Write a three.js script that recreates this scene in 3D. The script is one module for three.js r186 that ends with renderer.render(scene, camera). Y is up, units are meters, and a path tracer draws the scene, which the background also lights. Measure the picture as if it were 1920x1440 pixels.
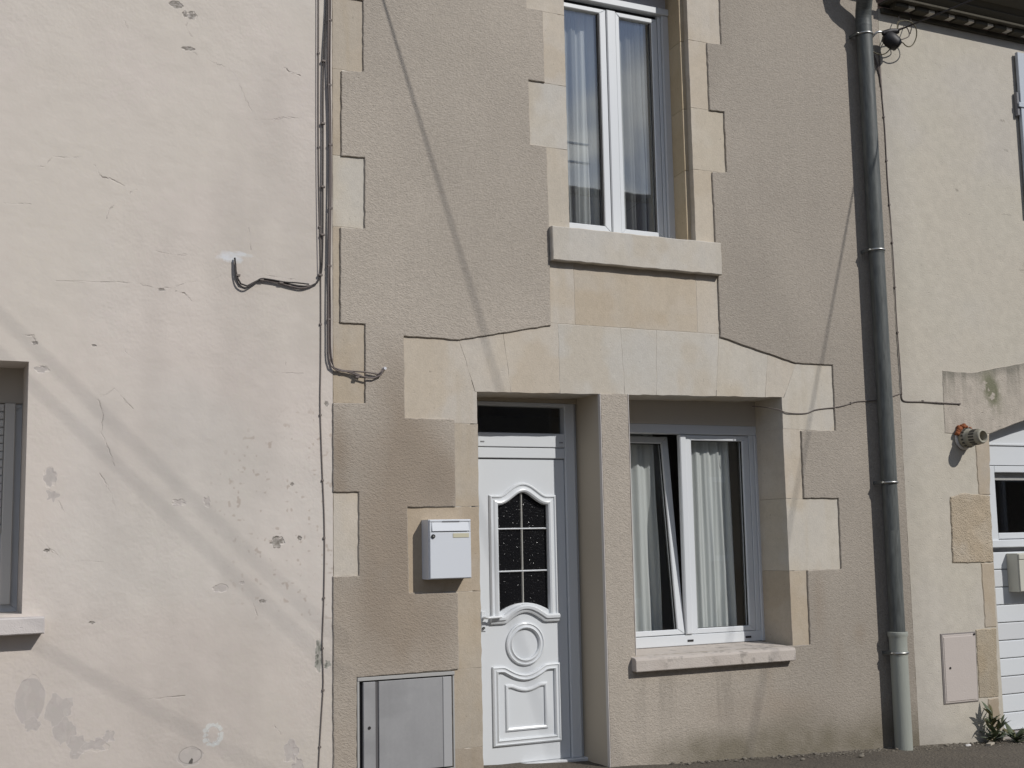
import * as THREE from 'three';
import { mergeGeometries, mergeVertices, toCreasedNormals } from 'three/addons/utils/BufferGeometryUtils.js';

// ---------------------------------------------------------------- camera, sky, sun, exposure
const scene = new THREE.Scene();
const camera = new THREE.PerspectiveCamera(34.0, 4 / 3, 0.1, 400);
camera.position.set(0, 0, 7.2);
camera.rotation.order = 'YXZ';
camera.rotation.set(THREE.MathUtils.degToRad(6.98), THREE.MathUtils.degToRad(-26.268), THREE.MathUtils.degToRad(-1.108));

const SUN = new THREE.Vector3(0.53, 0.85, 1.0).normalize();      // direction towards the sun
const SKY_STRENGTH = 0.85;

const renderer = new THREE.WebGLRenderer({ antialias: true });
renderer.toneMapping = THREE.LinearToneMapping;
renderer.toneMappingExposure = 1.0;
renderer.shadowMap.enabled = true;

// seeded noise
function rng(seed) { let s = seed >>> 0; return () => { s = (s + 0x6d2b79f5) | 0; let t = Math.imul(s ^ (s >>> 15), 1 | s); t = (t + Math.imul(t ^ (t >>> 7), 61 | t)) ^ t; return ((t ^ (t >>> 14)) >>> 0) / 4294967296; }; }
const lat = (x, y, p) => { if (p) { x = ((x % p) + p) % p; y = ((y % p) + p) % p; } let h = Math.imul(x | 0, 374761393) + Math.imul(y | 0, 668265263) | 0; h = Math.imul(h ^ (h >>> 13), 1274126177); h = Math.imul(h ^ (h >>> 15), 2246822519); return ((h ^ (h >>> 16)) >>> 0) / 4294967296; };
function vn(x, y, p = 0) {
  const xi = Math.floor(x), yi = Math.floor(y); let u = x - xi, v = y - yi; u = u * u * (3 - 2 * u); v = v * v * (3 - 2 * v);
  const a = lat(xi, yi, p), b = lat(xi + 1, yi, p), c = lat(xi, yi + 1, p), d = lat(xi + 1, yi + 1, p);
  return a + (b - a) * u + (c - a) * v + (a - b - c + d) * u * v;
}
function fbm(x, y, oct, p = 0) { let s = 0, a = 0.5, n = 0; for (let i = 0; i < oct; i++) { s += a * vn(x + i * 17.3 * (p ? 0 : 1), y + i * 9.1 * (p ? 0 : 1), p); n += a; a *= 0.5; x *= 2; y *= 2; p *= 2; } return s / n; }
const clamp = THREE.MathUtils.clamp, lerp = THREE.MathUtils.lerp, smooth = (x, a, b) => { const t = clamp((x - a) / (b - a), 0, 1); return t * t * (3 - 2 * t); };

{ // the sky: pale blue with broken white cumulus
  const W = 1024, H = 512, data = new Float32Array(W * H * 4);
  for (let j = 0; j < H; j++) for (let i = 0; i < W; i++) {
    const phi = (i + 0.5) / W * 2 * Math.PI - Math.PI, th = (j + 0.5) / H * Math.PI - Math.PI / 2;
    const dx = Math.cos(phi) * Math.cos(th), dy = Math.sin(th), dz = Math.sin(phi) * Math.cos(th);
    const up = Math.max(dy, 0), h = Math.pow(1 - up, 3.5);
    let r = lerp(0.135, 0.50, h), g = lerp(0.245, 0.55, h), b = lerp(0.49, 0.64, h);
    const ca = dx * SUN.x + dy * SUN.y + dz * SUN.z, glow = Math.pow(Math.max(ca, 0), 24) * 0.35;
    r += glow; g += glow * 0.95; b += glow * 0.85;
    if (dy > 0) {
      const k = 1 / (dy + 0.18), cx = dx * k * 2.2 + 16.33, cz = dz * k * 2.2 + 1.74;
      const n = fbm(cx, cz, 6), m = smooth(n, 0.49, 0.64) * smooth(dy, 0.0, 0.08), lit = 0.62 + 0.55 * smooth(n, 0.5, 0.75) * (0.6 + 0.4 * fbm(cx * 3, cz * 3, 3));
      r = lerp(r, lit * 0.98, m * 0.92); g = lerp(g, lit, m * 0.92); b = lerp(b, lit * 1.0, m * 0.92);
    } else { const d = smooth(dy, -0.12, 0); r = lerp(0.2, r, d); g = lerp(0.19, g, d); b = lerp(0.18, b, d); }
    const o = (j * W + i) * 4; data[o] = r * SKY_STRENGTH; data[o + 1] = g * SKY_STRENGTH; data[o + 2] = b * SKY_STRENGTH; data[o + 3] = 1;
  }
  const t = new THREE.DataTexture(data, W, H, THREE.RGBAFormat, THREE.FloatType);
  t.mapping = THREE.EquirectangularReflectionMapping; t.magFilter = t.minFilter = THREE.LinearFilter; t.needsUpdate = true;
  scene.background = t; scene.environment = t;
}
const sun = new THREE.DirectionalLight(new THREE.Color().setRGB(1, 0.965, 0.92), 3.22);
sun.position.copy(SUN).multiplyScalar(25).add(new THREE.Vector3(4, 1, 0)); sun.target.position.set(4, 1, 0);
sun.castShadow = true; sun.shadow.mapSize.set(4096, 4096); sun.shadow.radius = 1;
Object.assign(sun.shadow.camera, { left: -12, right: 12, top: 10, bottom: -10, near: 1, far: 60 });
scene.add(sun, sun.target);

// ---------------------------------------------------------------- materials
const S = (c) => { const f = (x) => Math.round(255 * (x <= 0.0031308 ? 12.92 * x : 1.055 * Math.pow(x, 1 / 2.4) - 0.055)); return [f(clamp(c[0], 0, 1)), f(clamp(c[1], 0, 1)), f(clamp(c[2], 0, 1))]; };
const css = (c, a = 1) => { const s = S(c); return `rgba(${s[0]},${s[1]},${s[2]},${a})`; };
// a texture over the rectangle x0..x0+w, y0..y0+h metres; fn(x, y) gives a linear colour or a height; draw() may paint on it
function tex(px, py, x0, y0, w, h, fn, { color = true, draw, mirror = false } = {}) {
  const c = document.createElement('canvas'); c.width = px; c.height = py;
  const g = c.getContext('2d'), im = g.createImageData(px, py), d = im.data;
  for (let j = 0; j < py; j++) for (let i = 0; i < px; i++) {
    const v = fn(x0 + (i + 0.5) / px * w, y0 + (1 - (j + 0.5) / py) * h), o = (j * px + i) * 4;
    if (color) { const s = S(v); d[o] = s[0]; d[o + 1] = s[1]; d[o + 2] = s[2]; } else d[o] = d[o + 1] = d[o + 2] = clamp(v, 0, 1) * 255;
    d[o + 3] = 255;
  }
  g.putImageData(im, 0, 0);
  if (draw) { g.setTransform(px / w, 0, 0, -py / h, -x0 * px / w, py + y0 * py / h); draw(g); }
  const t = new THREE.CanvasTexture(c);
  t.wrapS = t.wrapT = mirror ? THREE.MirroredRepeatWrapping : THREE.RepeatWrapping; t.magFilter = THREE.LinearFilter;
  t.repeat.set(1 / w, 1 / h); t.offset.set(-x0 / w, -y0 / h);
  if (color) t.colorSpace = THREE.SRGBColorSpace;
  return t;
}
function mat(name, color, roughness = 0.8, extra = {}) {
  const m = new THREE.MeshPhysicalMaterial({ roughness, ...extra }); m.color.setRGB(...color); m.name = name; return m;
}
const mul = (c, k) => [c[0] * k, c[1] * k, c[2] * k], mix3 = (a, b, t) => [lerp(a[0], b[0], t), lerp(a[1], b[1], t), lerp(a[2], b[2], t)];
const poly = (g, pts, close) => { g.beginPath(); pts.forEach((p, i) => (i ? g.lineTo(p[0], p[1]) : g.moveTo(p[0], p[1]))); if (close) g.closePath(); };
// a ragged blob outline about (x, y)
function blob(r, x, y, rx, ry, n = 26, rough = 0.35) { const o = [], s = r() * 50; for (let i = 0; i < n; i++) { const a = i / n * 6.2832, k = 1 - rough + 2 * rough * vn(s + Math.cos(a) * 2.2, s + Math.sin(a) * 2.2) + (r() - 0.5) * rough * 0.5; o.push([x + Math.cos(a) * rx * k, y + Math.sin(a) * ry * k]); } return o; }

// --- pink painted plaster: hairline cracks, lifted flakes, bare patches
const CRACKS = [
  [1.464, 3.074, 1.457, 3.027, 1.492, 2.982], [1.503, 2.888, 1.558, 2.857, 1.634, 2.841, 1.705, 2.823, 1.744, 2.795, 1.777, 2.737, 1.811, 2.651, 1.856, 2.566],
  [2.047, 2.876, 2.092, 2.853, 2.15, 2.841], [1.868, 2.522, 1.98, 2.537, 2.047, 2.561, 2.151, 2.566], [0.648, 2.089, 0.686, 2.096, 0.733, 2.159, 0.82, 2.161, 0.878, 2.177],
  [0.953, 2.143, 0.994, 2.073, 1.039, 2.068, 1.12, 2.034], [1.156, 1.995, 1.161, 2.011, 1.191, 2.02], [0.485, 1.864, 0.559, 1.872, 0.625, 1.876], [1.077, 1.928, 1.038, 1.881, 1.027, 1.832],
  [1.838, 1.855, 1.852, 1.723], [1.299, 1.671, 1.403, 1.653, 1.496, 1.666], [1.103, 3.017, 1.124, 2.971],
  [0.762, 1.455, 1.046, 1.471, 1.198, 1.477, 1.311, 1.453, 1.405, 1.465, 1.488, 1.503, 1.627, 1.524, 1.723, 1.581], [1.415, 1.444, 1.468, 1.437, 1.511, 1.391], [1.128, 1.112, 1.154, 1.061, 1.226, 1.022],
  [1.0, 0.805, 1.031, 0.734, 1.023, 0.621, 1.064, 0.529, 1.096, 0.438], [1.018, 0.396, 1.079, 0.295, 1.105, 0.203], [0.809, 0.245, 0.839, 0.185], [1.969, 0.995, 2.171, 0.998], [2.064, 1.082, 2.064, 1.038],
  [1.877, 1.555, 1.944, 1.578, 2.079, 1.566, 2.148, 1.563], [0.598, 1.147, 0.655, 1.144, 0.675, 1.105], [0.73, 1.0, 0.762, 1.032], [0.678, 0.978, 0.73, 0.975], [1.0, 0.805, 1.088, 0.87, 1.19, 0.759],
  [1.877, -0.348, 1.905, -0.417], [0.893, -0.077, 1.047, -0.086], [0.711, 0.046, 0.826, -0.065], [1.295, -0.84, 1.496, -0.835], [1.999, -1.035, 2.042, -1.091]];
const STRONG = new Set([2, 5, 13]);
const PINK = [0.566, 0.509, 0.458], BARE = [0.435, 0.398, 0.365];
const PX0 = 0.36, PY0 = -1.55, PW = 2.06, PH = 5.1;
const FLAKES = [ // x, y, rx, ry, rough, tone (0 bare plaster, 1 dark hole, 2 white filler)
  [1.398, 3.164, 0.04, 0.022, 0.3, 1], [1.447, 3.112, 0.014, 0.016, 0.4, 1], [1.490, 3.112, 0.028, 0.02, 0.5, 1], [1.471, 2.903, 0.03, 0.012, 0.5, 1], [0.70, 0.96, 0.035, 0.018, 0.4, 0], [0.665, 1.104, 0.014, 0.008, 0.4, 1],
  [1.337, 1.446, 0.018, 0.008, 0.4, 1], [0.757, 0.372, 0.034, 0.05, 0.35, 0], [0.775, 0.275, 0.03, 0.028, 0.5, 0], [0.974, 1.105, 0.012, 0.006, 0.3, 1], [1.608, 0.236, 0.02, 0.03, 0.5, 0], [1.452, 0.237, 0.03, 0.02, 0.6, 0], [2.105, 0.337, 0.012, 0.01, 0.4, 1],
  [2.017, 0.001, 0.038, 0.028, 0.45, 1], [2.15, 0.021, 0.012, 0.014, 0.4, 1], [1.686, -0.253, 0.042, 0.022, 0.25, 0], [1.931, -0.335, 0.02, 0.008, 0.4, 1], [1.812, -0.226, 0.014, 0.008, 0.4, 0], [0.991, -0.412, 0.016, 0.007, 0.4, 1],
  [0.754, -0.019, 0.014, 0.008, 0.5, 1], [0.69, -0.80, 0.075, 0.125, 0.12, 0], [0.70, -0.93, 0.04, 0.03, 0.5, 0], [0.84, -0.86, 0.06, 0.075, 0.5, 0], [0.875, -0.98, 0.055, 0.07, 0.45, 0], [0.93, -1.06, 0.05, 0.05, 0.5, 0], [1.03, -1.06, 0.06, 0.04, 0.55, 0], [1.09, -1.02, 0.03, 0.03, 0.5, 0],
  [1.53, -1.17, 0.066, 0.05, 0.2, 0], [2.267, -0.62, 0.02, 0.05, 0.3, 3], [2.265, -0.70, 0.024, 0.05, 0.3, 3], [2.318, -0.713, 0.02, 0.022, 0.5, 3], [2.10, -1.19, 0.04, 0.05, 0.55, 0], [2.141, -1.28, 0.03, 0.05, 0.5, 0], [2.315, 0.82, 0.012, 0.014, 0.4, 1]];
const pinkTone = (x, y) => {
  const n = fbm(x * 1.3, y * 1.1, 4), f = fbm(x * 14, y * 14, 3), gy = smooth(y, 0.3, 3.2);
  let c = mix3(PINK, [0.552, 0.506, 0.442], smooth(n, 0.35, 0.75) * 0.7);
  c = mix3(c, [0.552, 0.513, 0.468], smooth(fbm(x * 0.9 + 5, y * 0.7 + 2, 3), 0.5, 0.7) * 0.7);
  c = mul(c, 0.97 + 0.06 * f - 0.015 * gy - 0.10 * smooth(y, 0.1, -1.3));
  const drt = smooth(fbm(x * 2.2 + 30, y * 0.8, 4), 0.52, 0.8); c = mul(c, 1 - 0.09 * drt);
  const sp = smooth(fbm(x * 38, y * 38, 2), 0.74, 0.86) * smooth(fbm(x * 2 + 9, y * 2, 3) * 0.6 + 0.55 * smooth(x, 1.25, 2.1) * smooth(y, 1.1, 0.3) * smooth(y, -1.0, -0.2), 0.45, 0.8); // pitting towards the right
  return [c[0] * (1 - 0.2 * sp), c[1] * (1 - 0.24 * sp), c[2] * (1 - 0.27 * sp)];
};
function paintPink(g, height) {
  const r = rng(5); g.lineCap = 'round'; g.lineJoin = 'round';
  FLAKES.forEach(([x, y, rx, ry, rough, tone]) => {
    const pts = blob(r, x, y, rx, ry, 30, rough);
    if (height) { poly(g, pts, true); g.fillStyle = tone === 1 ? 'rgba(40,40,40,0.9)' : 'rgba(85,85,85,0.85)'; g.fill(); return; }
    g.save(); poly(g, pts, true); g.clip();
    g.fillStyle = css(tone === 1 ? [0.2, 0.18, 0.155] : tone === 3 ? [0.33, 0.32, 0.28] : BARE); g.fillRect(x - 0.3, y - 0.3, 0.6, 0.6);
    for (let i = 0; i < 26; i++) { poly(g, blob(r, x + (r() - 0.5) * 2 * rx, y + (r() - 0.5) * 2 * ry, rx * (0.1 + 0.3 * r()), ry * (0.1 + 0.3 * r()), 9), true); g.fillStyle = tone === 3 && r() < 0.5 ? css([0.12, 0.12, 0.1], 0.5) : css(mul(BARE, 0.88 + r() * 0.26), 0.4); g.fill(); }
    g.restore();
    if (tone !== 1) { poly(g, pts, true); g.lineWidth = 0.0025; g.strokeStyle = css([0.64, 0.58, 0.54], 0.35); g.stroke(); }
  });
  CRACKS.forEach((c, k) => {
    const pts = [];
    for (let i = 0; i + 3 < c.length; i += 2) for (let s = 0; s < 6; s++) pts.push([lerp(c[i], c[i + 2], s / 6) + (r() - 0.5) * 0.009, lerp(c[i + 1], c[i + 3], s / 6) + (r() - 0.5) * 0.009]);
    pts.push(c.slice(-2));
    for (let i = 1; i < pts.length; i++) { // width and strength change along a crack
      const w = vn(i * 0.5 + k * 7, k) * (STRONG.has(k) ? 1.7 : 1);
      poly(g, [pts[i - 1], pts[i]]); g.lineWidth = 0.0016 + 0.0032 * w; g.strokeStyle = height ? `rgba(70,70,70,${0.1 + 0.5 * w})` : css([0.2, 0.17, 0.15], clamp(0.62 * w - 0.14, 0.02, 0.8)); g.stroke();
    }
  });
  if (!height) { // dabs of white filler round the cable hole and a filled plug below
    for (let i = 0; i < 16; i++) { poly(g, blob(r, 1.75 + (r() - 0.5) * 0.15, 1.672 + (r() - 0.5) * 0.055, 0.02 + 0.03 * r(), 0.008 + 0.012 * r(), 12, 0.5), true); g.fillStyle = css([0.6, 0.64, 0.65], 0.28); g.fill(); }
    g.lineWidth = 0.012; for (let i = 0; i < 12; i++) { const a = i / 12 * 6.28; poly(g, blob(r, 1.655 + Math.cos(a) * 0.045, -1.06 + Math.sin(a) * 0.055, 0.016, 0.014, 9, 0.5), true); g.fillStyle = css([0.62, 0.67, 0.68], 0.45); g.fill(); }
    g.beginPath(); g.ellipse(1.655, -1.06, 0.036, 0.045, 0, 0, 6.3); g.strokeStyle = css([0.3, 0.28, 0.26], 0.45); g.lineWidth = 0.003; g.stroke();
    g.beginPath(); g.ellipse(1.53, -1.16, 0.062, 0.045, 0, 0, 6.3); g.strokeStyle = css([0.2, 0.18, 0.16], 0.6); g.lineWidth = 0.004; g.stroke();
    poly(g, blob(r, 1.535, -1.195, 0.012, 0.018, 9, 0.4), true); g.fillStyle = css([0.1, 0.09, 0.08]); g.fill();
  }
}
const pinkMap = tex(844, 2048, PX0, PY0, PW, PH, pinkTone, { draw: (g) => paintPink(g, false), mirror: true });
const pinkBump = tex(844, 2048, PX0, PY0, PW, PH, (x, y) => {
  const rr = 0.25 + 0.75 * smooth(fbm(x * 1.7 + 4, y * 1.5, 2), 0.4, 0.7);
  return 0.45 + 0.5 * (fbm(x * 3, y * 4, 3) - 0.5) + 0.14 * (fbm(x * 16, y * 20, 3) - 0.5) + 0.09 * rr * (fbm(x * 70, y * 70, 2) - 0.5);
}, { color: false, draw: (g) => paintPink(g, true), mirror: true });
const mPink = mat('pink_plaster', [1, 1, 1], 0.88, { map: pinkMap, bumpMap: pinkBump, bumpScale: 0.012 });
const mPinkPlain = mat('pink_paint', PINK, 0.8);
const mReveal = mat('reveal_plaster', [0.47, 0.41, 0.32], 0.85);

// --- grey-beige roughcast render of the middle house
const grainBump = tex(1024, 1024, 0, 0, 0.9, 0.9, (x, y) => { const u = x / 0.9 * 72, v = y / 0.9 * 108; const a = vn(u + 0.35 * v, v, 0), b = vn(u * 2, v * 2, 0), c = vn(u * 4, v * 4, 0); return 0.5 + 0.4 * (a - 0.5) + 0.45 * (b - 0.5) + 0.3 * (c - 0.5); }, { color: false, mirror: true });
const RENDER = [0.392, 0.347, 0.292];
const blur2 = (x, y, cx, cy, sx, sy) => Math.exp(-(((x - cx) / sx) ** 2) - ((y - cy) / sy) ** 2);
const renderMap = tex(1536, 2048, 2.3, -1.85, 4.6, 6.1, (x, y) => {
  let c = mix3(RENDER, mul(RENDER, 0.9), smooth(fbm(x * 0.8, y * 0.8, 4), 0.4, 0.7));
  const g = vn(x * 95, y * 95) * 0.55 + vn(x * 210, y * 210) * 0.45; c = mul(c, (0.86 + 0.28 * g) * (1 - 0.13 * smooth(x, 4.4, 5.6)));
  const stain = [0.265, 0.215, 0.165], k = fbm(x * 5, y * 5, 4);
  let s = 0.75 * blur2(x, y, 2.85, 0.5, 0.16, 0.35) + 0.85 * blur2(x, y, 3.08, 0.32, 0.1, 0.2) + 0.7 * blur2(x, y, 2.39, 0.45, 0.06, 0.3) + 0.55 * blur2(x, y, 2.62, -0.2, 0.12, 0.5) + 0.75 * blur2(x, y, 2.78, -0.1, 0.06, 0.5) + 0.35 * smooth(y, 0.9, 0.4) * smooth(x, 3.3, 3.0) + 0.5 * blur2(x, y, 2.75, 0.95, 0.15, 0.25) + 0.4 * blur2(x, y, 2.9, -0.5, 0.3, 0.2);
  s += 0.5 * blur2(x, y, 6.32, -0.74, 0.06, 0.07) + 0.3 * blur2(x, y, 6.12, -0.88, 0.05, 0.16) + 0.45 * blur2(x, y, 5.96, -0.5, 0.06, 0.22) + 0.4 * blur2(x, y, 5.45, -1.2, 0.5, 0.1) + 0.3 * blur2(x, y, 5.5, -1.0, 0.04, 0.12);
  c = mix3(c, mul(stain, 0.85 + 0.3 * k), clamp(s * (0.55 + 0.9 * k), 0, 0.85));
  const drip = smooth(fbm(x * 13, y * 0.9 + 5, 4), 0.5, 0.72) * (smooth(y, -0.9, -0.95) * smooth(y, -1.55, -1.0) * smooth(x, 4.35, 4.45) * smooth(x, 5.75, 5.65) + 0.12);
  c = mul(c, 1 - 0.13 * drip); c = mul(c, 1 + 0.10 * (fbm(x * 1.9 + 40, y * 1.4, 5) - 0.5));
  // rising damp and moss above the ground line
  const gl = -1.475 - 0.0385 * (x - 4.2), hgt = y - gl - 0.05, m = smooth(hgt, 0.12 + 0.30 * fbm(x * 2.3, 3, 3) * (0.3 + smooth(x, 4.4, 6)), 0.0) * (0.55 + 0.9 * fbm(x * 9, y * 9, 3)) * smooth(x, 4.2, 5.0);
  c = mix3(c, [0.155, 0.135, 0.095], clamp(m * 0.8, 0, 0.85));
  // grime low beside the downpipe
  c = mul(c, 1 - 0.12 * smooth(x, 6.3, 6.8) * smooth(y, 0.5, -1.2));
  return c;
});
const mRender = mat('roughcast', [1, 1, 1], 0.95, { map: renderMap, bumpMap: grainBump, bumpScale: 0.0034 });

// --- dressed limestone, a few tones
const stoneMap = tex(1408, 2048, 2.3, -1.75, 4.1, 6.0, (x, y) => {
  const n = fbm(x * 3.1, y * 2.3, 5), st = fbm(x * 16, y * 1.3, 4), pale = smooth(fbm(x * 6 + 8, y * 7 + 3, 5), 0.57, 0.68), f = vn(x * 170, y * 170), g = fbm(x * 34, y * 30, 3);
  let c = mix3([0.965, 0.965, 0.97], [1.02, 0.975, 0.905], smooth(n, 0.32, 0.68));
  c = mix3(c, [0.90, 0.86, 0.79], smooth(st, 0.5, 0.75) * 0.55); c = mix3(c, [1.06, 1.045, 1.03], pale * 0.55);
  c = mix3(c, [0.93, 0.945, 0.955], 0.8 * Math.exp(-(((x - 4.5) / 0.75) ** 2) - ((y - 1.17) / 0.26) ** 2) * (0.6 + 0.6 * g));
  c = mix3(c, [0.90, 0.815, 0.69], clamp(0.8 * smooth(fbm(x * 2.4 + 20, y * 2 + 11, 4), 0.5, 0.66), 0, 0.6));
  const pit = smooth(vn(x * 75, y * 75), 0.95, 0.985) * smooth(g, 0.45, 0.6);
  c = mix3([0.975, 0.95, 0.915], c, 0.72);
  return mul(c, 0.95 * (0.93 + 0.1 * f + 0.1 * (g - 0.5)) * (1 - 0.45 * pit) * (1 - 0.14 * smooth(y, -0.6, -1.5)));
});
const stoneBump = tex(1024, 1024, 0, 0, 1.6, 1.6, (x, y) => { const u = x / 1.6, v = y / 1.6; return 0.55 + 0.5 * (fbm(u * 20, v * 20, 4, 20) - 0.5) + 0.2 * (vn(u * 300, v * 300, 300) - 0.5) - 0.4 * smooth(vn(u * 150, v * 150, 150), 0.95, 0.98); }, { color: false });
const stoneMats = [[0.535, 0.49, 0.425], [0.535, 0.50, 0.438], [0.528, 0.482, 0.412], [0.532, 0.505, 0.456], [0.50, 0.445, 0.368], [0.535, 0.49, 0.425]].map((c, i) => mat('limestone', c, 0.88, { map: stoneMap, bumpMap: stoneBump, bumpScale: 0.0026 }));
const mDirtyStone = [[0.44, 0.378, 0.30], [0.46, 0.405, 0.33], [0.42, 0.36, 0.285]].map((c) => mat('stained_limestone', c, 0.9, { map: stoneMap, bumpMap: stoneBump, bumpScale: 0.003 }));
const mRough = mat('weathered_limestone', [0.46, 0.40, 0.315], 0.95, { map: stoneMap, bumpMap: stoneBump, bumpScale: 0.02 });
const mRough2 = mat('weathered_limestone', [0.42, 0.362, 0.275], 0.95, { map: stoneMap, bumpMap: stoneBump, bumpScale: 0.014 });
const mMortar = mat('lime_mortar', [0.56, 0.52, 0.45], 0.95, { bumpMap: stoneBump, bumpScale: 0.004 });

// --- cream plaster of the right house
const CREAM = [0.474, 0.437, 0.366];
const creamMap = tex(1024, 2048, 6.8, -1.9, 2.6, 6.2, (x, y) => {
  let c = mix3(CREAM, [0.472, 0.437, 0.38], smooth(fbm(x * 1.2, y * 1.2, 4), 0.4, 0.7));
  c = mix3(c, [0.445, 0.412, 0.362], smooth(fbm(x * 0.9 + 3, y * 1.1 + 8, 5), 0.5, 0.75) * 0.8); c = mix3(c, [0.482, 0.438, 0.366], smooth(fbm(x * 1.7 + 13, y * 1.5, 3), 0.6, 0.8) * 0.5);
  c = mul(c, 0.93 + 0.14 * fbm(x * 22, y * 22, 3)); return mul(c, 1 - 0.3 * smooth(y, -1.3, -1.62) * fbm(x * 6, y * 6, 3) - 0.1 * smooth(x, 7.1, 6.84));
}, { draw(g) {
  const r = rng(9); g.lineCap = 'round';
  for (const [x, y, l] of [[8.05, 2.55, 0.1], [8.12, 3.1, 0.05], [8.2, 2.1, 0.12], [8.1, 3.35, 0.05], [7.55, 2.7, 0.03]]) for (let i = 0; i < 6; i++) { poly(g, [[x + l * i / 6, y + (r() - 0.5) * 0.012], [x + l * (i + 1) / 6, y - 0.01 + (r() - 0.5) * 0.012]]); g.lineWidth = 0.003 + 0.004 * r(); g.strokeStyle = css([0.2, 0.18, 0.15], 0.5); g.stroke(); }
} });
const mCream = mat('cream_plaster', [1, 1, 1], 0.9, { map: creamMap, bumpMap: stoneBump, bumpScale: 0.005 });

const mPVC = mat('white_plastic', [0.64, 0.665, 0.685], 0.32, { clearcoat: 0.15, clearcoatRoughness: 0.25 });
const mPVC2 = mat('white_plastic', [0.59, 0.605, 0.62], 0.4);
const mGasket = mat('black_gasket', [0.02, 0.02, 0.022], 0.7);
const mGlass = mat('window_glass', [0.95, 0.965, 0.965], 0.008, { transmission: 1, thickness: 0, ior: 2.5 });
const speck = tex(512, 512, 0, 0, 0.25, 0.25, (x, y) => { const u = x / 0.25, v = y / 0.25; return 0.5 + 0.8 * (vn(u * 46, v * 46, 46) - 0.5) + 0.5 * (vn(u * 23, v * 23, 23) - 0.5); }, { color: false });
const mGlass2 = mat('window_glass', [0.97, 0.98, 0.98], 0.008, { transmission: 1, thickness: 0, ior: 1.6 });
const mDoorGlass = mat('textured_dark_glass', [0.008, 0.008, 0.009], 0.16, { bumpMap: speck, bumpScale: 0.0018, ior: 1.42 });
const mSteel = mat('galvanised_steel', [0.55, 0.56, 0.57], 0.35, { metalness: 0.9 });
const mBrightSteel = mat('dull_steel', [0.42, 0.42, 0.40], 0.42, { metalness: 1 });
const mDark = mat('black_plastic', [0.018, 0.016, 0.017], 0.55);
const mCable = mat('cable_sheath', [0.03, 0.024, 0.022], 0.6), mBrownCable = mat('brown_cable_sheath', [0.13, 0.105, 0.095], 0.65), mWire = mat('painted_wire', [0.16, 0.135, 0.12], 0.7);
const mRoom = mat('dim_interior', [0.36, 0.34, 0.32], 0.9);
const zincTex = tex(512, 1024, 0, 0, 0.5, 5, (x, y) => { const n = fbm(x * 30, y * 3, 4), m = fbm(x * 90, y * 14, 3); return mul(mix3([0.075, 0.085, 0.085], [0.115, 0.125, 0.122], n), 0.6 + 0.8 * m); });
const mZinc = mat('weathered_zinc', [0.9, 0.88, 0.85], 0.52, { map: zincTex, metalness: 0.0 });
const mIron = mat('grey_painted_iron', [0.30, 0.315, 0.28], 0.55, { bumpMap: stoneBump, bumpScale: 0.003 });

// ---------------------------------------------------------------- builders
const used = new Map();
function numbered(n) { const k = used.get(n) ?? 0; used.set(n, k + 1); return k ? n + '_' + String(k).padStart(3, '0') : n; }
function tag(o, label, category, group, kind) { if (label) o.userData.label = label; if (category) o.userData.category = category; if (group) o.userData.group = group; if (kind) o.userData.kind = kind; return o; }
function thing(name, label, category, group) { const o = new THREE.Group(); o.name = numbered(name); scene.add(o); return tag(o, label, category, group); }
function part(name, geo, m, parent) { const o = new THREE.Mesh(geo, m); o.name = numbered(name); (parent ?? scene).add(o); return o; }
function sub(name, parent) { const o = new THREE.Group(); o.name = numbered(name); parent.add(o); return o; }
const shape = (pts, holes = []) => { const s = new THREE.Shape(pts.map((p) => new THREE.Vector2(p[0], p[1]))); for (const h of holes) s.holes.push(new THREE.Path(h.map((p) => new THREE.Vector2(p[0], p[1])))); return s; };
// outline pts in wall metres, front face at zf, going back by depth
function slab(pts, zf, depth, bevel = 0.003, holes = []) {
  const g = new THREE.ExtrudeGeometry(shape(pts, holes), { depth: Math.max(depth - 2 * bevel, 0.0005), bevelEnabled: bevel > 0, bevelThickness: bevel, bevelSize: bevel, bevelOffset: -bevel, bevelSegments: bevel > 0.006 ? 3 : 1, curveSegments: 24 });
  g.translate(0, 0, zf - depth + bevel); return g;
}
const rect = (x0, x1, y0, y1) => [[x0, y0], [x1, y0], [x1, y1], [x0, y1]];
const bx = (x0, x1, y0, y1, z0, z1, b = 0.002) => slab(rect(x0, x1, y0, y1), z1, z1 - z0, b);
// one sheet of glass
const sheet = (x0, x1, y0, y1, z) => { const g = new THREE.PlaneGeometry(x1 - x0, y1 - y0); g.translate((x0 + x1) / 2, (y0 + y1) / 2, z); return g; };
// worn outline: edges cut into short pieces and nudged
function worn(pts, amp = 0.0018, step = 0.05, seed = 1) {
  const r = rng(seed * 97 + 3), o = [];
  for (let i = 0; i < pts.length; i++) { const a = pts[i], b = pts[(i + 1) % pts.length], n = Math.max(1, Math.round(Math.hypot(b[0] - a[0], b[1] - a[1]) / step)); for (let k = 0; k < n; k++) { const t = k / n, q = k ? 1 : 0.4; o.push([lerp(a[0], b[0], t) + (r() - 0.5) * 2 * amp * q, lerp(a[1], b[1], t) + (r() - 0.5) * 2 * amp * q]); } }
  return o;
}
const V3 = (p) => new THREE.Vector3(p[0], p[1], p[2]);
function tube(pts, r, seg = 0, rs = 8) { const c = new THREE.CatmullRomCurve3(pts.map(V3), false, 'centripetal'); return new THREE.TubeGeometry(c, seg || pts.length * 6, r, rs, false); }
const flat = (pts, z) => pts.map((p) => [p[0], p[1], typeof z === 'number' ? z : z(p)]);
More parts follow.
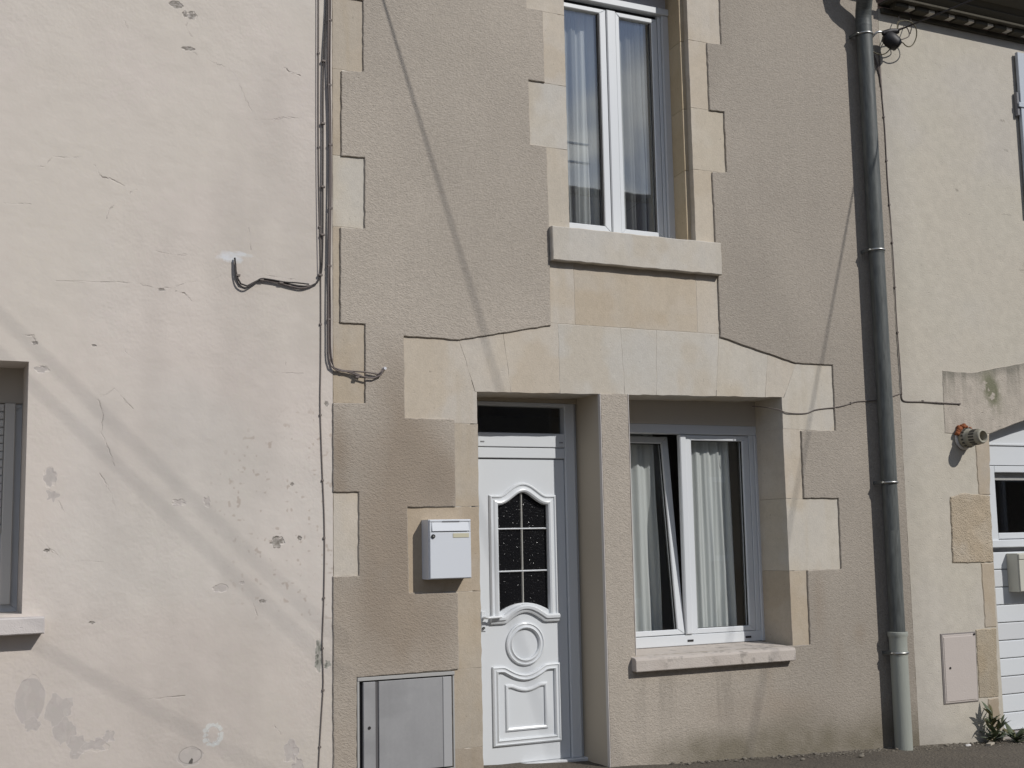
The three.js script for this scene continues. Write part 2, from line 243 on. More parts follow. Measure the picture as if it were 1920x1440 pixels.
// moulding: a profile of [across, height] pairs carried along a path in the door's plane
function sweep(path, prof, zb, closed = false) {
  const n = path.length, m = prof.length, pos = [], idx = [];
  for (let i = 0; i < n; i++) {
    const p = path[i], a = closed ? path[(i + n - 1) % n] : path[Math.max(i - 1, 0)], b = closed ? path[(i + 1) % n] : path[Math.min(i + 1, n - 1)];
    let d1 = [p[0] - a[0], p[1] - a[1]], d2 = [b[0] - p[0], b[1] - p[1]]; const l1 = Math.hypot(...d1), l2 = Math.hypot(...d2);
    d1 = l1 > 1e-9 ? [d1[0] / l1, d1[1] / l1] : [d2[0] / l2, d2[1] / l2]; d2 = l2 > 1e-9 ? [d2[0] / l2, d2[1] / l2] : d1;
    let t = [d1[0] + d2[0], d1[1] + d2[1]]; const tl = Math.hypot(...t); t = [t[0] / tl, t[1] / tl];
    const nrm = [-t[1], t[0]], k = 1 / Math.max(0.5, nrm[0] * -d1[1] + nrm[1] * d1[0]);
    for (const [o, h] of prof) pos.push(p[0] + nrm[0] * o * k, p[1] + nrm[1] * o * k, zb + h);
  }
  const rows = closed ? n : n - 1;
  for (let i = 0; i < rows; i++) for (let j = 0; j < m - 1; j++) { const a = i * m + j, b = ((i + 1) % n) * m + j; idx.push(a, a + 1, b, b, a + 1, b + 1); }
  if (!closed) for (const e of [0, n - 1]) for (let j = 1; j < m - 1; j++) idx.push(e * m, e * m + j, e * m + j + 1);
  const g = new THREE.BufferGeometry(); g.setAttribute('position', new THREE.Float32BufferAttribute(pos, 3)); g.setAttribute('uv', new THREE.Float32BufferAttribute(new Float32Array(pos.length / 3 * 2), 2)); g.setIndex(idx);
  return toCreasedNormals(g, 0.5);
}
// a framed sash of four mitred bars round its glass
function bars(x0, x1, y0, y1, w, z0, z1, parent, name, m, b = 0.004) {
  const [l, r, bt, t] = Array.isArray(w) ? w : [w, w, w, w];
  part(name, slab([[x0, y0], [x0 + l, y0 + bt], [x0 + l, y1 - t], [x0, y1]], z1, z1 - z0, b), m, parent);
  part(name, slab([[x1, y0], [x1, y1], [x1 - r, y1 - t], [x1 - r, y0 + bt]], z1, z1 - z0, b), m, parent);
  part(name, slab([[x0, y0], [x1, y0], [x1 - r, y0 + bt], [x0 + l, y0 + bt]], z1, z1 - z0, b), m, parent);
  part(name, slab([[x0, y1], [x0 + l, y1 - t], [x1 - r, y1 - t], [x1, y1]], z1, z1 - z0, b), m, parent);
}
function curtainGeo(x0, x1, y0, y1, z, waves, amp, seed, flare = 0) {
  const nx = Math.max(40, waves * 14), ny = 24, g = new THREE.PlaneGeometry(1, 1, nx, ny), p = g.attributes.position, uv = g.attributes.uv;
  for (let i = 0; i < p.count; i++) {
    const u = p.getX(i) + 0.5, v = p.getY(i) + 0.5, y = lerp(y0, y1, v), w = Math.sin(u * waves * 6.283 + 2.2 * vn(u * waves * 0.6 + seed, v * 1.2)) * (0.5 + vn(u * waves + seed * 3, v)) + 0.4 * Math.sin(u * waves * 15.1 + seed);
    const x = lerp(x0, x1, u) + (1 - v) * flare * u + 0.012 * (vn(v * 3, u * 8 + seed) - 0.5);
    p.setXYZ(i, x, y, z + amp * w * (0.55 + 0.45 * (1 - v))); uv.setXY(i, u, y);
  }
  g.computeVertexNormals(); return g;
}

// ---------------------------------------------------------------- ground, road, pavements
const groundY = (x) => -1.475 - 0.0385 * (x - 4.2);
function strip(x0, x1, z0, z1, dy, nx, ny, bump, seed) { // a sheet that follows the slope of the street, uv in metres
  const g = new THREE.PlaneGeometry(1, 1, nx, ny), p = g.attributes.position, uv = g.attributes.uv;
  for (let i = 0; i < p.count; i++) { const x = lerp(x0, x1, p.getX(i) + 0.5), z = lerp(z1, z0, p.getY(i) + 0.5); p.setXYZ(i, x, groundY(clamp(x, -30, 45)) + dy + bump * (fbm(x * 3 + seed, z * 5, 3) - 0.5), z); uv.setXY(i, x, -z); }
  g.computeVertexNormals(); return g;
}
const asphaltMap = tex(1024, 1024, 0, 0, 3, 3, (x, y) => { const u = x / 3, v = y / 3; const f = vn(u * 420, v * 420, 420), n = fbm(u * 8, v * 8, 4, 8); return mul(mix3([0.075, 0.068, 0.06], [0.12, 0.108, 0.09], n), 0.6 + 0.8 * f); });
const asphaltBump = tex(1024, 1024, 0, 0, 1.2, 1.2, (x, y) => { const u = x / 1.2, v = y / 1.2; return 0.5 * vn(u * 160, v * 160, 160) + 0.5 * vn(u * 80, v * 80, 80); }, { color: false });
const mAsphalt = mat('asphalt', [1.5, 1.38, 1.2], 0.95, { map: asphaltMap, bumpMap: asphaltBump, bumpScale: 0.008 });
const mPavement = mat('old_pavement', [0.95, 0.88, 0.78], 0.95, { map: asphaltMap, bumpMap: asphaltBump, bumpScale: 0.008 });
const mKerb = mat('kerb_stone', [0.3, 0.285, 0.26], 0.9, { map: stoneMap, bumpMap: stoneBump, bumpScale: 0.004 });
tag(part('ground', strip(-150, 150, -150, 150, -0.2, 60, 60, 0, 0), mAsphalt), 'bare ground stretching out under the street', 'ground', null, 'structure');
tag(part('pavement', strip(-30, 45, -0.5, 1.25, 0, 500, 24, 0.022, 4), mPavement), 'dark worn pavement at the foot of the house fronts', 'pavement', null, 'structure');
tag(part('road', strip(-30, 45, 1.4, 7.0, -0.12, 150, 8, 0.01, 6), mAsphalt), 'asphalt road of the street in front of the houses', 'road', null, 'structure');
tag(part('pavement', strip(-30, 45, 7.15, 9.6, 0, 150, 8, 0.01, 8), mPavement), 'pavement on the far side of the street', 'pavement', null, 'structure');
for (const z of [[1.25, 1.4], [7.0, 7.15]]) { const g = bx(-30, 45, -0.3, 0.004, z[0], z[1], 0.015); g.rotateZ(-0.0385); g.translate(0, groundY(0) , 0); tag(part('kerb', g, mKerb), z[0] < 3 ? 'stone kerb of the near pavement' : 'stone kerb of the far pavement', 'kerb', null, 'structure'); }

// ---------------------------------------------------------------- left house
const pinkHouse = thing('pink_house', 'pale pink plastered house with cracked peeling paint, on the left', 'house');
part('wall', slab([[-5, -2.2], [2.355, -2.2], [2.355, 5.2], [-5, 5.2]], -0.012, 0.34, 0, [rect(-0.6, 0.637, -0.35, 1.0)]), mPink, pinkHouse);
{
  const w = sub('window', pinkHouse), z = -0.30, mShut = mat('beige_shutter_plastic', [0.56, 0.54, 0.50], 0.5);
  part('shutter_box', bx(-0.62, 0.66, 0.80, 1.02, -0.36, z - 0.012, 0.004), mat('beige_panel', [0.45, 0.41, 0.35], 0.6), w);
  bars(-0.62, 0.66, -0.36, 0.80, [0.075, 0.075, 0.06, 0.05], z - 0.06, z - 0.03, w, 'frame', mPVC2);
  part('shutter_guide', bx(0.545, 0.60, -0.31, 0.80, z - 0.03, z + 0.012, 0.004), mShut, w);
  part('shutter_guide', bx(-0.575, -0.52, -0.31, 0.80, z - 0.03, z + 0.012, 0.004), mShut, w);
  const slat = slab(rect(-0.518, 0.543, 0, 0.041), z - 0.006, 0.012, 0.005);
  for (let i = 0; i < 15; i++) { const s = part('shutter_slat', slat, mShut, w); s.position.y = 0.755 - i * 0.0445; }
  part('bottom_bar', bx(-0.518, 0.543, 0.083, 0.122, z - 0.022, z - 0.002, 0.004), mShut, w);
  bars(-0.518, 0.56, -0.31, 0.78, 0.055, z - 0.045, z - 0.031, w, 'sash', mPVC2);
  part('pane', bx(-0.47, 0.51, -0.26, 0.73, z - 0.042, z - 0.036, 0), mDoorGlass, w);
  part('window_sill', slab(worn([[-0.72, -0.452], [0.742, -0.452], [0.742, -0.366], [-0.72, -0.366]], 0.002, 0.06, 4), 0.1, 0.4, 0.006), mat('painted_sill', [0.54, 0.50, 0.475], 0.75, { bumpMap: stoneBump, bumpScale: 0.004 }), pinkHouse);
}

// ---------------------------------------------------------------- middle house
const house = thing('terraced_house', 'middle house in grey-beige roughcast with pale cut-stone dressings and white door', 'house');
const ZS = -0.013;                         // face of the stones; the roughcast stands proud at z = 0
const DOOR = [3.31, 4.205], WIN = [4.426, 5.72], UP = [4.01, 5.03];
// the wall behind, whose face shows as mortar in the stone joints
part('wall', slab([[2.36, -2.2], [6.835, -2.2], [6.835, 5.2], [2.36, 5.2]], -0.0152, 0.34, 0, [rect(DOOR[0] - 0.05, 4.32, -1.62, 1.0), rect(4.32 + 0.001, WIN[1] + 0.05, -0.84, 1.0), rect(UP[0] - 0.05, UP[1] + 0.05, 1.96, 4.10), rect(2.506, 3.117, -1.385, -0.81)]), mMortar, house);
// roughcast fields
const LX = { w: 2.558, n: 2.405, h: 2.354 };
const leftField = [[2.352, -1.75], [2.352, -0.206], [2.513, -0.207], [2.514, 0.290], [2.353, 0.292], [2.354, 0.825], [2.558, 0.829], [2.560, 1.316], [2.400, 1.316], [2.402, 1.908], [2.560, 1.916], [2.561, 2.368], [2.410, 2.361], [2.412, 2.907], [2.556, 2.924], [2.558, 3.392], [2.41, 3.392], [2.41, 4.9],
  [3.85, 4.9], [3.85, 4.1], [3.721, 4.1], [3.721, 3.548], [3.843, 3.552], [3.845, 3.043], [3.722, 3.043], [3.725, 2.597], [3.848, 2.597], [3.852, 2.047], [3.85, 1.383], [3.186, 1.252], [2.812, 1.256], [2.815, 0.746], [3.147, 0.745], [3.148, 0.200], [2.826, 0.199], [2.832, -0.318], [3.155, -0.330], [3.153, -0.792], [3.128, -0.795], [2.497, -0.800], [2.492, -1.4], [3.122, -1.4], [3.125, -1.75]];
part('roughcast_panel', slab(worn(leftField, 0.0024, 0.035, 2), 0, 0.03, 0.004), mRender, house);
const rightField = [[5.40, 4.9], [5.40, 4.3], [5.315, 4.3], [5.314, 3.548], [5.187, 3.540], [5.187, 3.034], [5.313, 3.038], [5.314, 2.588], [5.188, 2.574], [5.192, 2.046], [5.203, 2.046], [5.203, 1.816], [5.202, 1.378], [5.861, 1.221], [6.200, 1.222], [6.196, 0.735], [5.879, 0.729], [5.876, 0.242], [6.192, 0.240], [6.186, -0.270], [5.876, -0.272], [5.872, -0.792], [5.69, -0.79], [4.422, -0.79], [4.422, 0.944], [4.209, 0.944], [4.209, -1.8], [6.835, -1.9], [6.835, 4.9]];
part('roughcast_panel', slab(worn(rightField, 0.0024, 0.035, 3), 0, 0.03, 0.004), mRender, house);
part('roughcast_panel', slab(worn([[3.85, 4.9], [3.85, 4.32], [5.40, 4.32], [5.40, 4.9]], 0.001, 0.12, 3), 0, 0.03, 0.003), mRender, house);

let seedS = 0;
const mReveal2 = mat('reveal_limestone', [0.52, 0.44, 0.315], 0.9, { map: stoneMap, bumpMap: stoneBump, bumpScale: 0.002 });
const stoneR = rng(77);
function stone(pts, { m, depth = 0.05, name = 'stone', wornBy = 0.0014, dz } = {}) {
  seedS++; const inset = pts, d = dz ?? (stoneR() - 0.5) * 0.0012;
  return part(name, slab(worn(inset, wornBy, 0.05, seedS), ZS + d, depth, 0.0014), m ?? stoneMats[Math.floor(stoneR() * stoneMats.length)], house);
}
const J = 0.0007;                          // half a joint
const box4 = (x0, x1, y0, y1, o) => stone(rect(x0 + J, x1 - J, y0 + J, y1 - J), o);
// left quoins, alternately long and short, tucked under the edge of the roughcast
for (const [x1, y0, y1, k] of [[2.42, 3.392, 3.95, 0], [2.57, 2.918, 3.392, 4], [2.42, 2.365, 2.918, 4], [2.57, 1.914, 2.365, 1], [2.42, 1.318, 1.914, 4], [2.57, 0.827, 1.318, 2], [2.525, -0.208, 0.291, 0]]) box4(2.357, x1, y0, y1, { m: k === 4 ? mDirtyStone[1] : k === 2 ? mDirtyStone[1] : stoneMats[k], name: 'quoin_stone' });
part('corner_plaster', slab(worn([[2.356, 0.291], [2.37, 0.291], [2.37, 0.827], [2.356, 0.827]], 0.003, 0.04, 8), -0.014, 0.03, 0.002), mPinkPlain, house);
// door: left jamb
for (const [x0, y0, y1, k] of [[3.135, 0.200, 0.72, 1], [2.815, -0.325, 0.200, 0], [3.14, -0.795, -0.325, 1], [3.11, -1.27, -0.795, 1], [3.11, -1.62, -1.27, 2]]) box4(x0, 3.314, y0, y1, { m: mDirtyStone[k % 3], depth: 0.36, name: 'jamb_stone', wornBy: 0.0035 });
// flat arch over door and window: skewed voussoirs from the left springer to the right one
const topY = (x) => (x < 3.186 ? 1.266 : x < 3.85 ? 1.252 + (x - 3.186) * 0.1973 + 0.008 : x < 5.202 ? 1.399 : x < 5.861 ? 1.378 - (x - 5.202) * 0.2382 + 0.008 : 1.23);
const botY = (x) => 0.925 + 0.0172 * (x - 3.3);
const joints = [[3.188, 3.297], [3.503, 3.552], [3.907, 3.911], [4.387, 4.409], [4.677, 4.66], [5.196, 5.154], [5.618, 5.579], [5.871, 5.745]];
const vTone = [0, 5, 3, 3, 3, 1, 2];
joints.slice(0, -1).forEach(([a, b], i) => {
  const [c, d] = joints[i + 1], mids = [3.85, 5.202, 5.861].filter((x) => x > a + 0.02 && x < c - 0.02);
  stone([[b + J, botY(b)], [d - J, botY(d)], [c - J, topY(c)], ...mids.reverse().map((x) => [x, Math.max(topY(x - 0.001), topY(x + 0.001))]), [a + J, topY(a)]], { m: stoneMats[vTone[i]], depth: 0.36, name: 'voussoir', wornBy: 0.0028 });
});
stone([[2.80, 0.746 + J], [3.135 - J, 0.722], [3.31, 0.722], [3.31, 0.925], [3.297 - J, 0.925], [3.188 - J, 1.266], [2.80, 1.266]], { m: stoneMats[0], depth: 0.36, name: 'springer_stone' });
stone([[5.745 + J, 0.967], [5.725, 0.967], [5.725, 0.742], [6.21, 0.725], [6.21, 1.232], [5.871 + J, 1.232]], { m: stoneMats[1], depth: 0.36, name: 'springer_stone' });
// apron between the arch and the upper sill
stone(rect(3.84, 4.037 - J, 1.40 + 2 * J, 1.83), { m: stoneMats[0], name: 'apron_stone' });
stone(rect(4.037 + J, 5.018 - J, 1.40 + 2 * J, 1.83), { m: stoneMats[4], name: 'apron_stone' });
stone(rect(5.018 + J, 5.212, 1.40 + 2 * J, 1.83), { m: stoneMats[0], name: 'apron_stone' });
// window: right jamb
for (const [x1, y0, y1, k] of [[5.89, 0.241, 0.742, 0], [6.20, -0.271, 0.241, 1], [5.885, -0.80, -0.271, 5]]) box4(5.722, x1, y0, y1, { m: k === 5 ? mDirtyStone[1] : stoneMats[k], depth: 0.36, name: 'jamb_stone' });
// upper window: jambs and lintel
for (const [x0, y0, y1, k] of [[3.71, 3.548, 4.1, 0], [3.835, 3.043, 3.548, 5], [3.71, 2.597, 3.043, 3], [3.84, 2.04, 2.597, 2]]) box4(x0, UP[0] + 0.004, y0, y1, { m: stoneMats[k], depth: 0.05, name: 'jamb_stone' });
for (const [x1, y0, y1, k] of [[5.325, 3.543, 4.1, 0], [5.198, 3.036, 3.543, 5], [5.325, 2.581, 3.036, 1], [5.202, 2.04, 2.581, 2]]) { box4(UP[1], x1, y0, y1, { m: stoneMats[k], depth: 0.062, name: 'jamb_stone' }); const g = slab([[4.997, 0.066], [5.2, 0.066], [5.2, 0.36], [5.03, 0.36]], 0, y1 - y0 - 0.002, 0.0015); g.rotateX(-Math.PI / 2); g.translate(0, y1 - 0.001, 0); part('reveal_stone', g, mReveal2, house); }
part('reveal_stone', bx(3.85, 4.035, 2.0, 4.1, -0.36, -0.066, 0.003), mReveal2, house);
stone([[3.71, 4.04], [5.325, 4.04], [5.325, 4.33], [3.71, 4.33]], { m: stoneMats[1], depth: 0.36, name: 'lintel_stone' });
// sills
part('window_sill', slab(worn(rect(3.853, 5.208, 1.816, 2.046), 0.0025, 0.05, 31), 0.042, 0.38, 0.005), stoneMats[3], house);
{
  const prof = new THREE.Shape([[-0.36, -0.885], [0.054, -0.885], [0.057, -0.88], [0.057, -0.815], [0.052, -0.803], [0.042, -0.798], [0, -0.792], [-0.36, -0.778]].map((p) => new THREE.Vector2(p[0], p[1])));
  const g = new THREE.ExtrudeGeometry(prof, { depth: 1.295, bevelEnabled: true, bevelThickness: 0.006, bevelSize: 0.006, bevelOffset: -0.006, bevelSegments: 2 });
  g.rotateY(-Math.PI / 2); g.translate(5.688, 0, 0); g.scale(1, 1, 1);
  const sillMap = tex(1024, 1024, -1.2, -1.2, 3, 3, (x, y) => { const a = fbm(x * 9, y * 9, 5), d = smooth(fbm(x * 22, y * 22, 4), 0.55, 0.75) * smooth(fbm(x * 3.1 + 4, y * 3.1, 3), 0.4, 0.62); return mul(mix3([0.50, 0.455, 0.41], [0.44, 0.39, 0.345], a), 1 - 0.35 * d); });
  part('window_sill', g, mat('lichened_sill', [1, 1, 1], 0.92, { map: sillMap, bumpMap: stoneBump, bumpScale: 0.006 }), house);
}
// rendered pier between door and window, with plastered cheeks and bead edges
part('pier_core', bx(4.2085, 4.4245, -1.75, 0.946, -0.37, -0.03, 0.001), mReveal, house);
part('corner_bead', bx(4.2035, 4.209, -1.75, 0.943, -0.03, 0.002, 0.0015), mat('bead', [0.6, 0.56, 0.52], 0.6), house);
part('corner_bead', bx(4.422, 4.4275, -0.785, 0.946, -0.03, 0.002, 0.0015), mat('bead', [0.6, 0.56, 0.52], 0.6), house);
part('door_step', slab(worn(rect(3.27, 4.24, -1.66, -1.482), 0.002, 0.1, 6), -0.02, 0.4, 0.006), stoneMats[3], house);
// dark rooms behind the openings
const roomBox = (x0, x1, y0, y1, z0, z1) => mergeGeometries([bx(x0, x1, y0 - 0.1, y0, z0, z1, 0), bx(x0, x1, y1, y1 + 0.1, z0, z1, 0), bx(x0 - 0.1, x0, y0 - 0.1, y1 + 0.1, z0, z1, 0), bx(x1, x1 + 0.1, y0 - 0.1, y1 + 0.1, z0, z1, 0), bx(x0 - 0.1, x1 + 0.1, y0 - 0.1, y1 + 0.1, z0 - 0.1, z0, 0)]);
part('room', roomBox(2.8, 6.7, -1.6, 1.15, -3.5, -0.3575), mRoom, house);
part('room', roomBox(2.8, 6.7, 1.45, 4.3, -3.5, -0.3575), mRoom, house);

// --- front door
{
  const d = sub('door', house), zf = -0.32, zl = -0.338;
  part('frame', bx(3.33, 3.452, -1.455, 0.905, zf - 0.07, zf, 0.004), mPVC, d);
  part('frame', bx(4.106, 4.182, -1.455, 0.905, zf - 0.07, zf, 0.004), mPVC, d);
  part('frame', bx(4.184, 4.24, -1.455, 0.94, zf - 0.09, zf - 0.03, 0.004), mPVC2, d);
  part('frame', bx(3.452, 4.106, 0.878, 0.905, zf - 0.07, zf, 0.003), mPVC, d);
  part('frame', bx(3.27, 4.24, 0.905, 0.96, zf - 0.09, zf - 0.005, 0.003), mReveal, d);
  part('transom_pane', sheet(3.44, 4.11, 0.69, 0.885, zf - 0.045), mGlass2, d);
  part('transom_bar', bx(3.452, 4.106, 0.603, 0.698, zf - 0.07, zf - 0.001, 0.004), mPVC, d);
  part('transom_bar', bx(3.452, 4.106, 0.528, 0.598, zf - 0.07, zf - 0.004, 0.004), mPVC, d);
  for (const x of [3.485, 4.075]) part('drain_cap', bx(x - 0.014, x + 0.014, 0.633, 0.641, zf - 0.002, zf + 0.003, 0.001), mat('grey_cap', [0.25, 0.25, 0.26], 0.6), d);
  // glazed opening outline
  const glass = [[3.598, -0.482]]; for (let i = 0; i <= 14; i++) { const t = -1 + i / 7; glass.push([3.782 + t * 0.184, 0.226 + 0.076 * Math.pow(Math.cos(t * Math.PI / 2 * 0.98), 0.85)]); } glass.push([3.966, -0.482]);
  for (let i = 1; i < 12; i++) { const t = 1 - i / 6; glass.push([3.782 + t * 0.184, -0.482 + 0.054 * (1 - t * t)]); }
  part('door_leaf', slab(rect(3.455, 4.103, -1.455, 0.523), zl, 0.06, 0.004, [glass]), mPVC, d);
  part('door_pane', slab(glass.map(([x, y]) => [3.782 + (x - 3.782) * 1.04, y + (y > 0 ? 0.008 : -0.008)]), zl - 0.02, 0.02, 0), mDoorGlass, d);
  const half = (r, h) => { const o = []; for (let i = 0; i <= 6; i++) { const a = Math.PI * i / 6; o.push([-Math.cos(a) * r, Math.sin(a) * h]); } return o; };
  for (const y of [0.059, -0.2205]) part('glazing_bar', sweep([[3.598, y], [3.966, y]], half(0.0065, 0.018), zl - 0.022), mPVC, d);
  part('glazing_bar', sweep([[3.778, -0.43], [3.778, 0.30]], half(0.0065, 0.016), zl - 0.022), mat('shaded_bar_white', [0.5, 0.49, 0.45], 0.5), d);  // white bar like the level ones, its shade painted in as grey
  // surround of the glass: ogee head
  const ogee = (xc, hw, y0, h, n = 26) => { const o = []; for (let i = 0; i <= n; i++) { const t = -1 + 2 * i / n; o.push([xc + t * hw, y0 + h * Math.pow(0.5 + 0.5 * Math.cos(Math.PI * t), 0.9)]); } return o; };
  const big = [[-0.034, 0], [-0.033, 0.009], [-0.026, 0.018], [-0.019, 0.018], [-0.013, 0.010], [-0.004, 0.010], [0.004, 0.017], [0.016, 0.021], [0.027, 0.015], [0.034, 0]];
  const neg = big.map(([a, b]) => [-a, b]).reverse();
  part('moulding', sweep([[3.564, -0.53], [3.564, 0.249], [3.594, 0.249], ...ogee(3.781, 0.175, 0.249, 0.083), [3.968, 0.249], [3.996, 0.249], [3.996, -0.53]], neg, zl), mPVC, d);
  const bow = []; for (let i = 0; i <= 22; i++) { const t = -1 + i / 11; bow.push([3.78 + t * 0.15, -0.527 + 0.066 * Math.cos(t * Math.PI / 2)]); }
  part('moulding', sweep([[3.527, -0.529], [3.612, -0.529], ...bow, [3.945, -0.529], [4.03, -0.529]], [[-0.029, 0], [-0.029, 0.016], [-0.02, 0.022], [-0.008, 0.024], [-0.004, 0.034], [0.012, 0.036], [0.022, 0.026], [0.027, 0]], zl), mPVC, d);
  const ring = []; for (let i = 0; i < 48; i++) { const a = i / 48 * 6.28319; ring.push([3.779 + 0.119 * Math.cos(a), -0.695 + 0.119 * Math.sin(a)]); }
  part('moulding', sweep(ring, [[-0.023, 0], [-0.021, 0.012], [-0.012, 0.017], [-0.006, 0.011], [0.002, 0.012], [0.012, 0.02], [0.02, 0.013], [0.023, 0]], zl, true), mPVC, d);
  const dip = (x0, x1, y, dep, n = 20) => { const o = []; for (let i = 0; i <= n; i++) { const t = -1 + 2 * i / n; o.push([(x0 + x1) / 2 + t * (x1 - x0) / 2, y - dep * Math.cos(t * Math.PI / 2)]); } return o; };
  part('moulding', sweep([[3.556, -1.315], [3.556, -0.852], [3.605, -0.852], ...dip(3.625, 3.925, -0.856, 0.055), [3.95, -0.852], [4.008, -0.852], [4.008, -1.315]], [[-0.022, 0], [-0.021, 0.012], [-0.012, 0.018], [-0.006, 0.011], [0.003, 0.012], [0.012, 0.02], [0.02, 0.012], [0.022, 0]].reverse().map(([a, b]) => [-a, b]), zl, true), mPVC, d);
  part('moulding', sweep([[3.636, -1.238], [3.636, -0.962], [3.668, -0.962], ...dip(3.68, 3.88, -0.964, 0.026), [3.892, -0.962], [3.925, -0.962], [3.925, -1.238]], [[-0.013, 0], [-0.011, 0.01], [-0.003, 0.014], [0.006, 0.012], [0.013, 0]], zl, true), mPVC, d);
  part('handle', mergeGeometries([tube([[3.478, -0.512, zl], [3.478, -0.512, zl + 0.045], [3.488, -0.512, zl + 0.052], [3.53, -0.511, zl + 0.052], [3.585, -0.510, zl + 0.05]], 0.0085, 30, 10), bx(3.462, 3.494, -0.60, -0.47, zl, zl + 0.008, 0.003)].map((g) => (g.index ? g.toNonIndexed() : g))), mPVC, d);
  const lock = new THREE.CylinderGeometry(0.0085, 0.0085, 0.014, 14); lock.rotateX(Math.PI / 2); lock.translate(3.475, -0.578, zl + 0.012); part('lock', lock, mat('dark_lock', [0.16, 0.16, 0.16], 0.4, { metalness: 0.6 }), d);
  part('threshold', bx(3.30, 4.21, -1.49, -1.456, zf - 0.06, zf + 0.03, 0.005), mPVC2, d);
}

// --- ground-floor window, left casement tilted inwards
{
  const w = sub('window', house), zf = -0.34;
  part('shutter_box', bx(4.40, 5.75, 0.785, 1.0, zf - 0.02, zf + 0.01, 0.003), mat('beige_panel', [0.50, 0.46, 0.40], 0.6), w);
  part('frame', bx(4.38, 5.75, 0.716, 0.785, zf - 0.06, zf + 0.008, 0.004), mPVC, w);
  part('frame', bx(4.38, 5.75, -0.776, -0.702, zf - 0.06, zf, 0.004), mPVC, w);
  part('frame', bx(5.664, 5.702, -0.702, 0.716, zf - 0.06, zf, 0.003), mPVC, w);
  part('frame', bx(4.38, 4.475, -0.702, 0.716, zf - 0.06, zf, 0.003), mPVC, w);
  part('shutter_guide', bx(5.7035, 5.75, -0.776, 0.716, zf - 0.04, zf + 0.014, 0.003), mPVC2, w);
  for (const x of [5.085, 5.585]) part('drain_cap', bx(x - 0.024, x + 0.024, -0.750, -0.736, zf - 0.002, zf + 0.006, 0.002), mDark, w);
  bars(5.104, 5.662, -0.699, 0.712, [0.052, 0.057, 0.036, 0.04], zf - 0.05, zf - 0.004, w, 'sash', mPVC, 0.005);
  part('mullion', bx(5.048, 5.101, -0.699, 0.712, zf - 0.03, zf + 0.014, 0.006), mPVC, w);
  for (const d of [0.03, 0.046]) part('pane', sheet(5.15, 5.61, -0.665, 0.675, zf - d), mGlass2, w);
  for (const [x0, x1, y0, y1] of [[5.156, 5.161, -0.66, 0.67], [5.60, 5.605, -0.66, 0.67], [5.156, 5.605, 0.668, 0.673], [5.156, 5.605, -0.665, -0.66]]) part('gasket', bx(x0, x1, y0, y1, zf - 0.03, zf - 0.018, 0), mGasket, w);
  // the tilted casement hinges on its lower edge
  const y0 = -0.699, ang = -0.098, keep = w.children.length;
  bars(4.476, 5.044, y0, 0.712, [0.06, 0.058, 0.036, 0.05], zf - 0.05, zf - 0.004, w, 'sash', mPVC, 0.005);
  for (const d of [0.03, 0.046]) part('pane', sheet(4.53, 4.99, y0 + 0.03, 0.67, zf - d), mGlass2, w);
  for (const [x0, x1, a, b] of [[4.536, 4.541, -0.66, 0.66], [4.981, 4.986, -0.66, 0.66], [4.536, 4.986, 0.657, 0.662]]) part('gasket', bx(x0, x1, a, b, zf - 0.03, zf - 0.018, 0), mGasket, w);
  for (const o of w.children.slice(keep)) { o.position.set(0, y0 - y0 * Math.cos(ang) + (zf - 0.03) * Math.sin(ang), zf - 0.03 - (zf - 0.03) * Math.cos(ang) - y0 * Math.sin(ang)); o.rotation.x = ang; }
}
const mSheer = mat('sheer_curtain', [0.64, 0.655, 0.64], 0.95, { transmission: 0.2, thickness: 0 });
{
  tag(part('curtain', curtainGeo(4.40, 4.965, -0.75, 0.9, -0.56, 4, 0.024, 2, 0.03), mSheer), 'white sheer curtain behind the tilted left casement of the ground-floor window', 'curtain');
  tag(part('curtain', curtainGeo(5.16, 5.545, -0.75, 0.9, -0.45, 4, 0.02, 6, 0.02), mSheer), 'white sheer curtain behind the closed right casement of the ground-floor window', 'curtain');
}

// --- upper window
{
  const w = sub('window', house), zf = -0.265;
  part('shutter_box', bx(4.03, 5.05, 3.858, 4.10, zf - 0.04, zf - 0.012, 0.003), mat('grey_panel', [0.5, 0.5, 0.52], 0.5), w);
  part('frame', bx(4.03, 5.05, 3.806, 3.856, zf - 0.07, zf + 0.03, 0.004), mPVC, w);
  part('frame', bx(4.03, 5.05, 2.05, 2.120, zf - 0.07, zf, 0.004), mPVC, w);
  part('frame', bx(4.939, 4.963, 2.120, 3.806, zf - 0.07, zf, 0.003), mPVC, w);
  part('shutter_guide', bx(4.9655, 5.05, 2.05, 3.804, zf - 0.05, zf + 0.02, 0.003), mPVC2, w);
  part('frame', bx(4.03, 4.078, 2.120, 3.806, zf - 0.07, zf, 0.003), mPVC, w);
  bars(4.577, 4.935, 2.123, 3.775, [0.034, 0.048, 0.042, 0.034], zf - 0.05, zf - 0.004, w, 'sash', mPVC, 0.005);
  bars(4.081, 4.497, 2.123, 3.775, [0.05, 0.052, 0.048, 0.034], zf - 0.05, zf - 0.004, w, 'sash', mPVC, 0.005);
  part('mullion', bx(4.500, 4.574, 2.123, 3.775, zf - 0.03, zf + 0.008, 0.006), mPVC, w);
  part('frame', bx(4.03, 5.05, 3.7765, 3.8055, zf - 0.07, zf - 0.03, 0.001), mGasket, w);
  for (const [x0, x1] of [[4.605, 4.893], [4.125, 4.45]]) for (const d of [0.03, 0.046]) part('pane', sheet(x0, x1, 2.15, 3.75, zf - d), mGlass, w);
  for (const [x0, x1] of [[4.611, 4.616], [4.877, 4.887], [4.131, 4.136], [4.435, 4.445]]) part('gasket', bx(x0, x1, 2.166, 3.74, zf - 0.03, zf - 0.016, 0), mGasket, w);
}
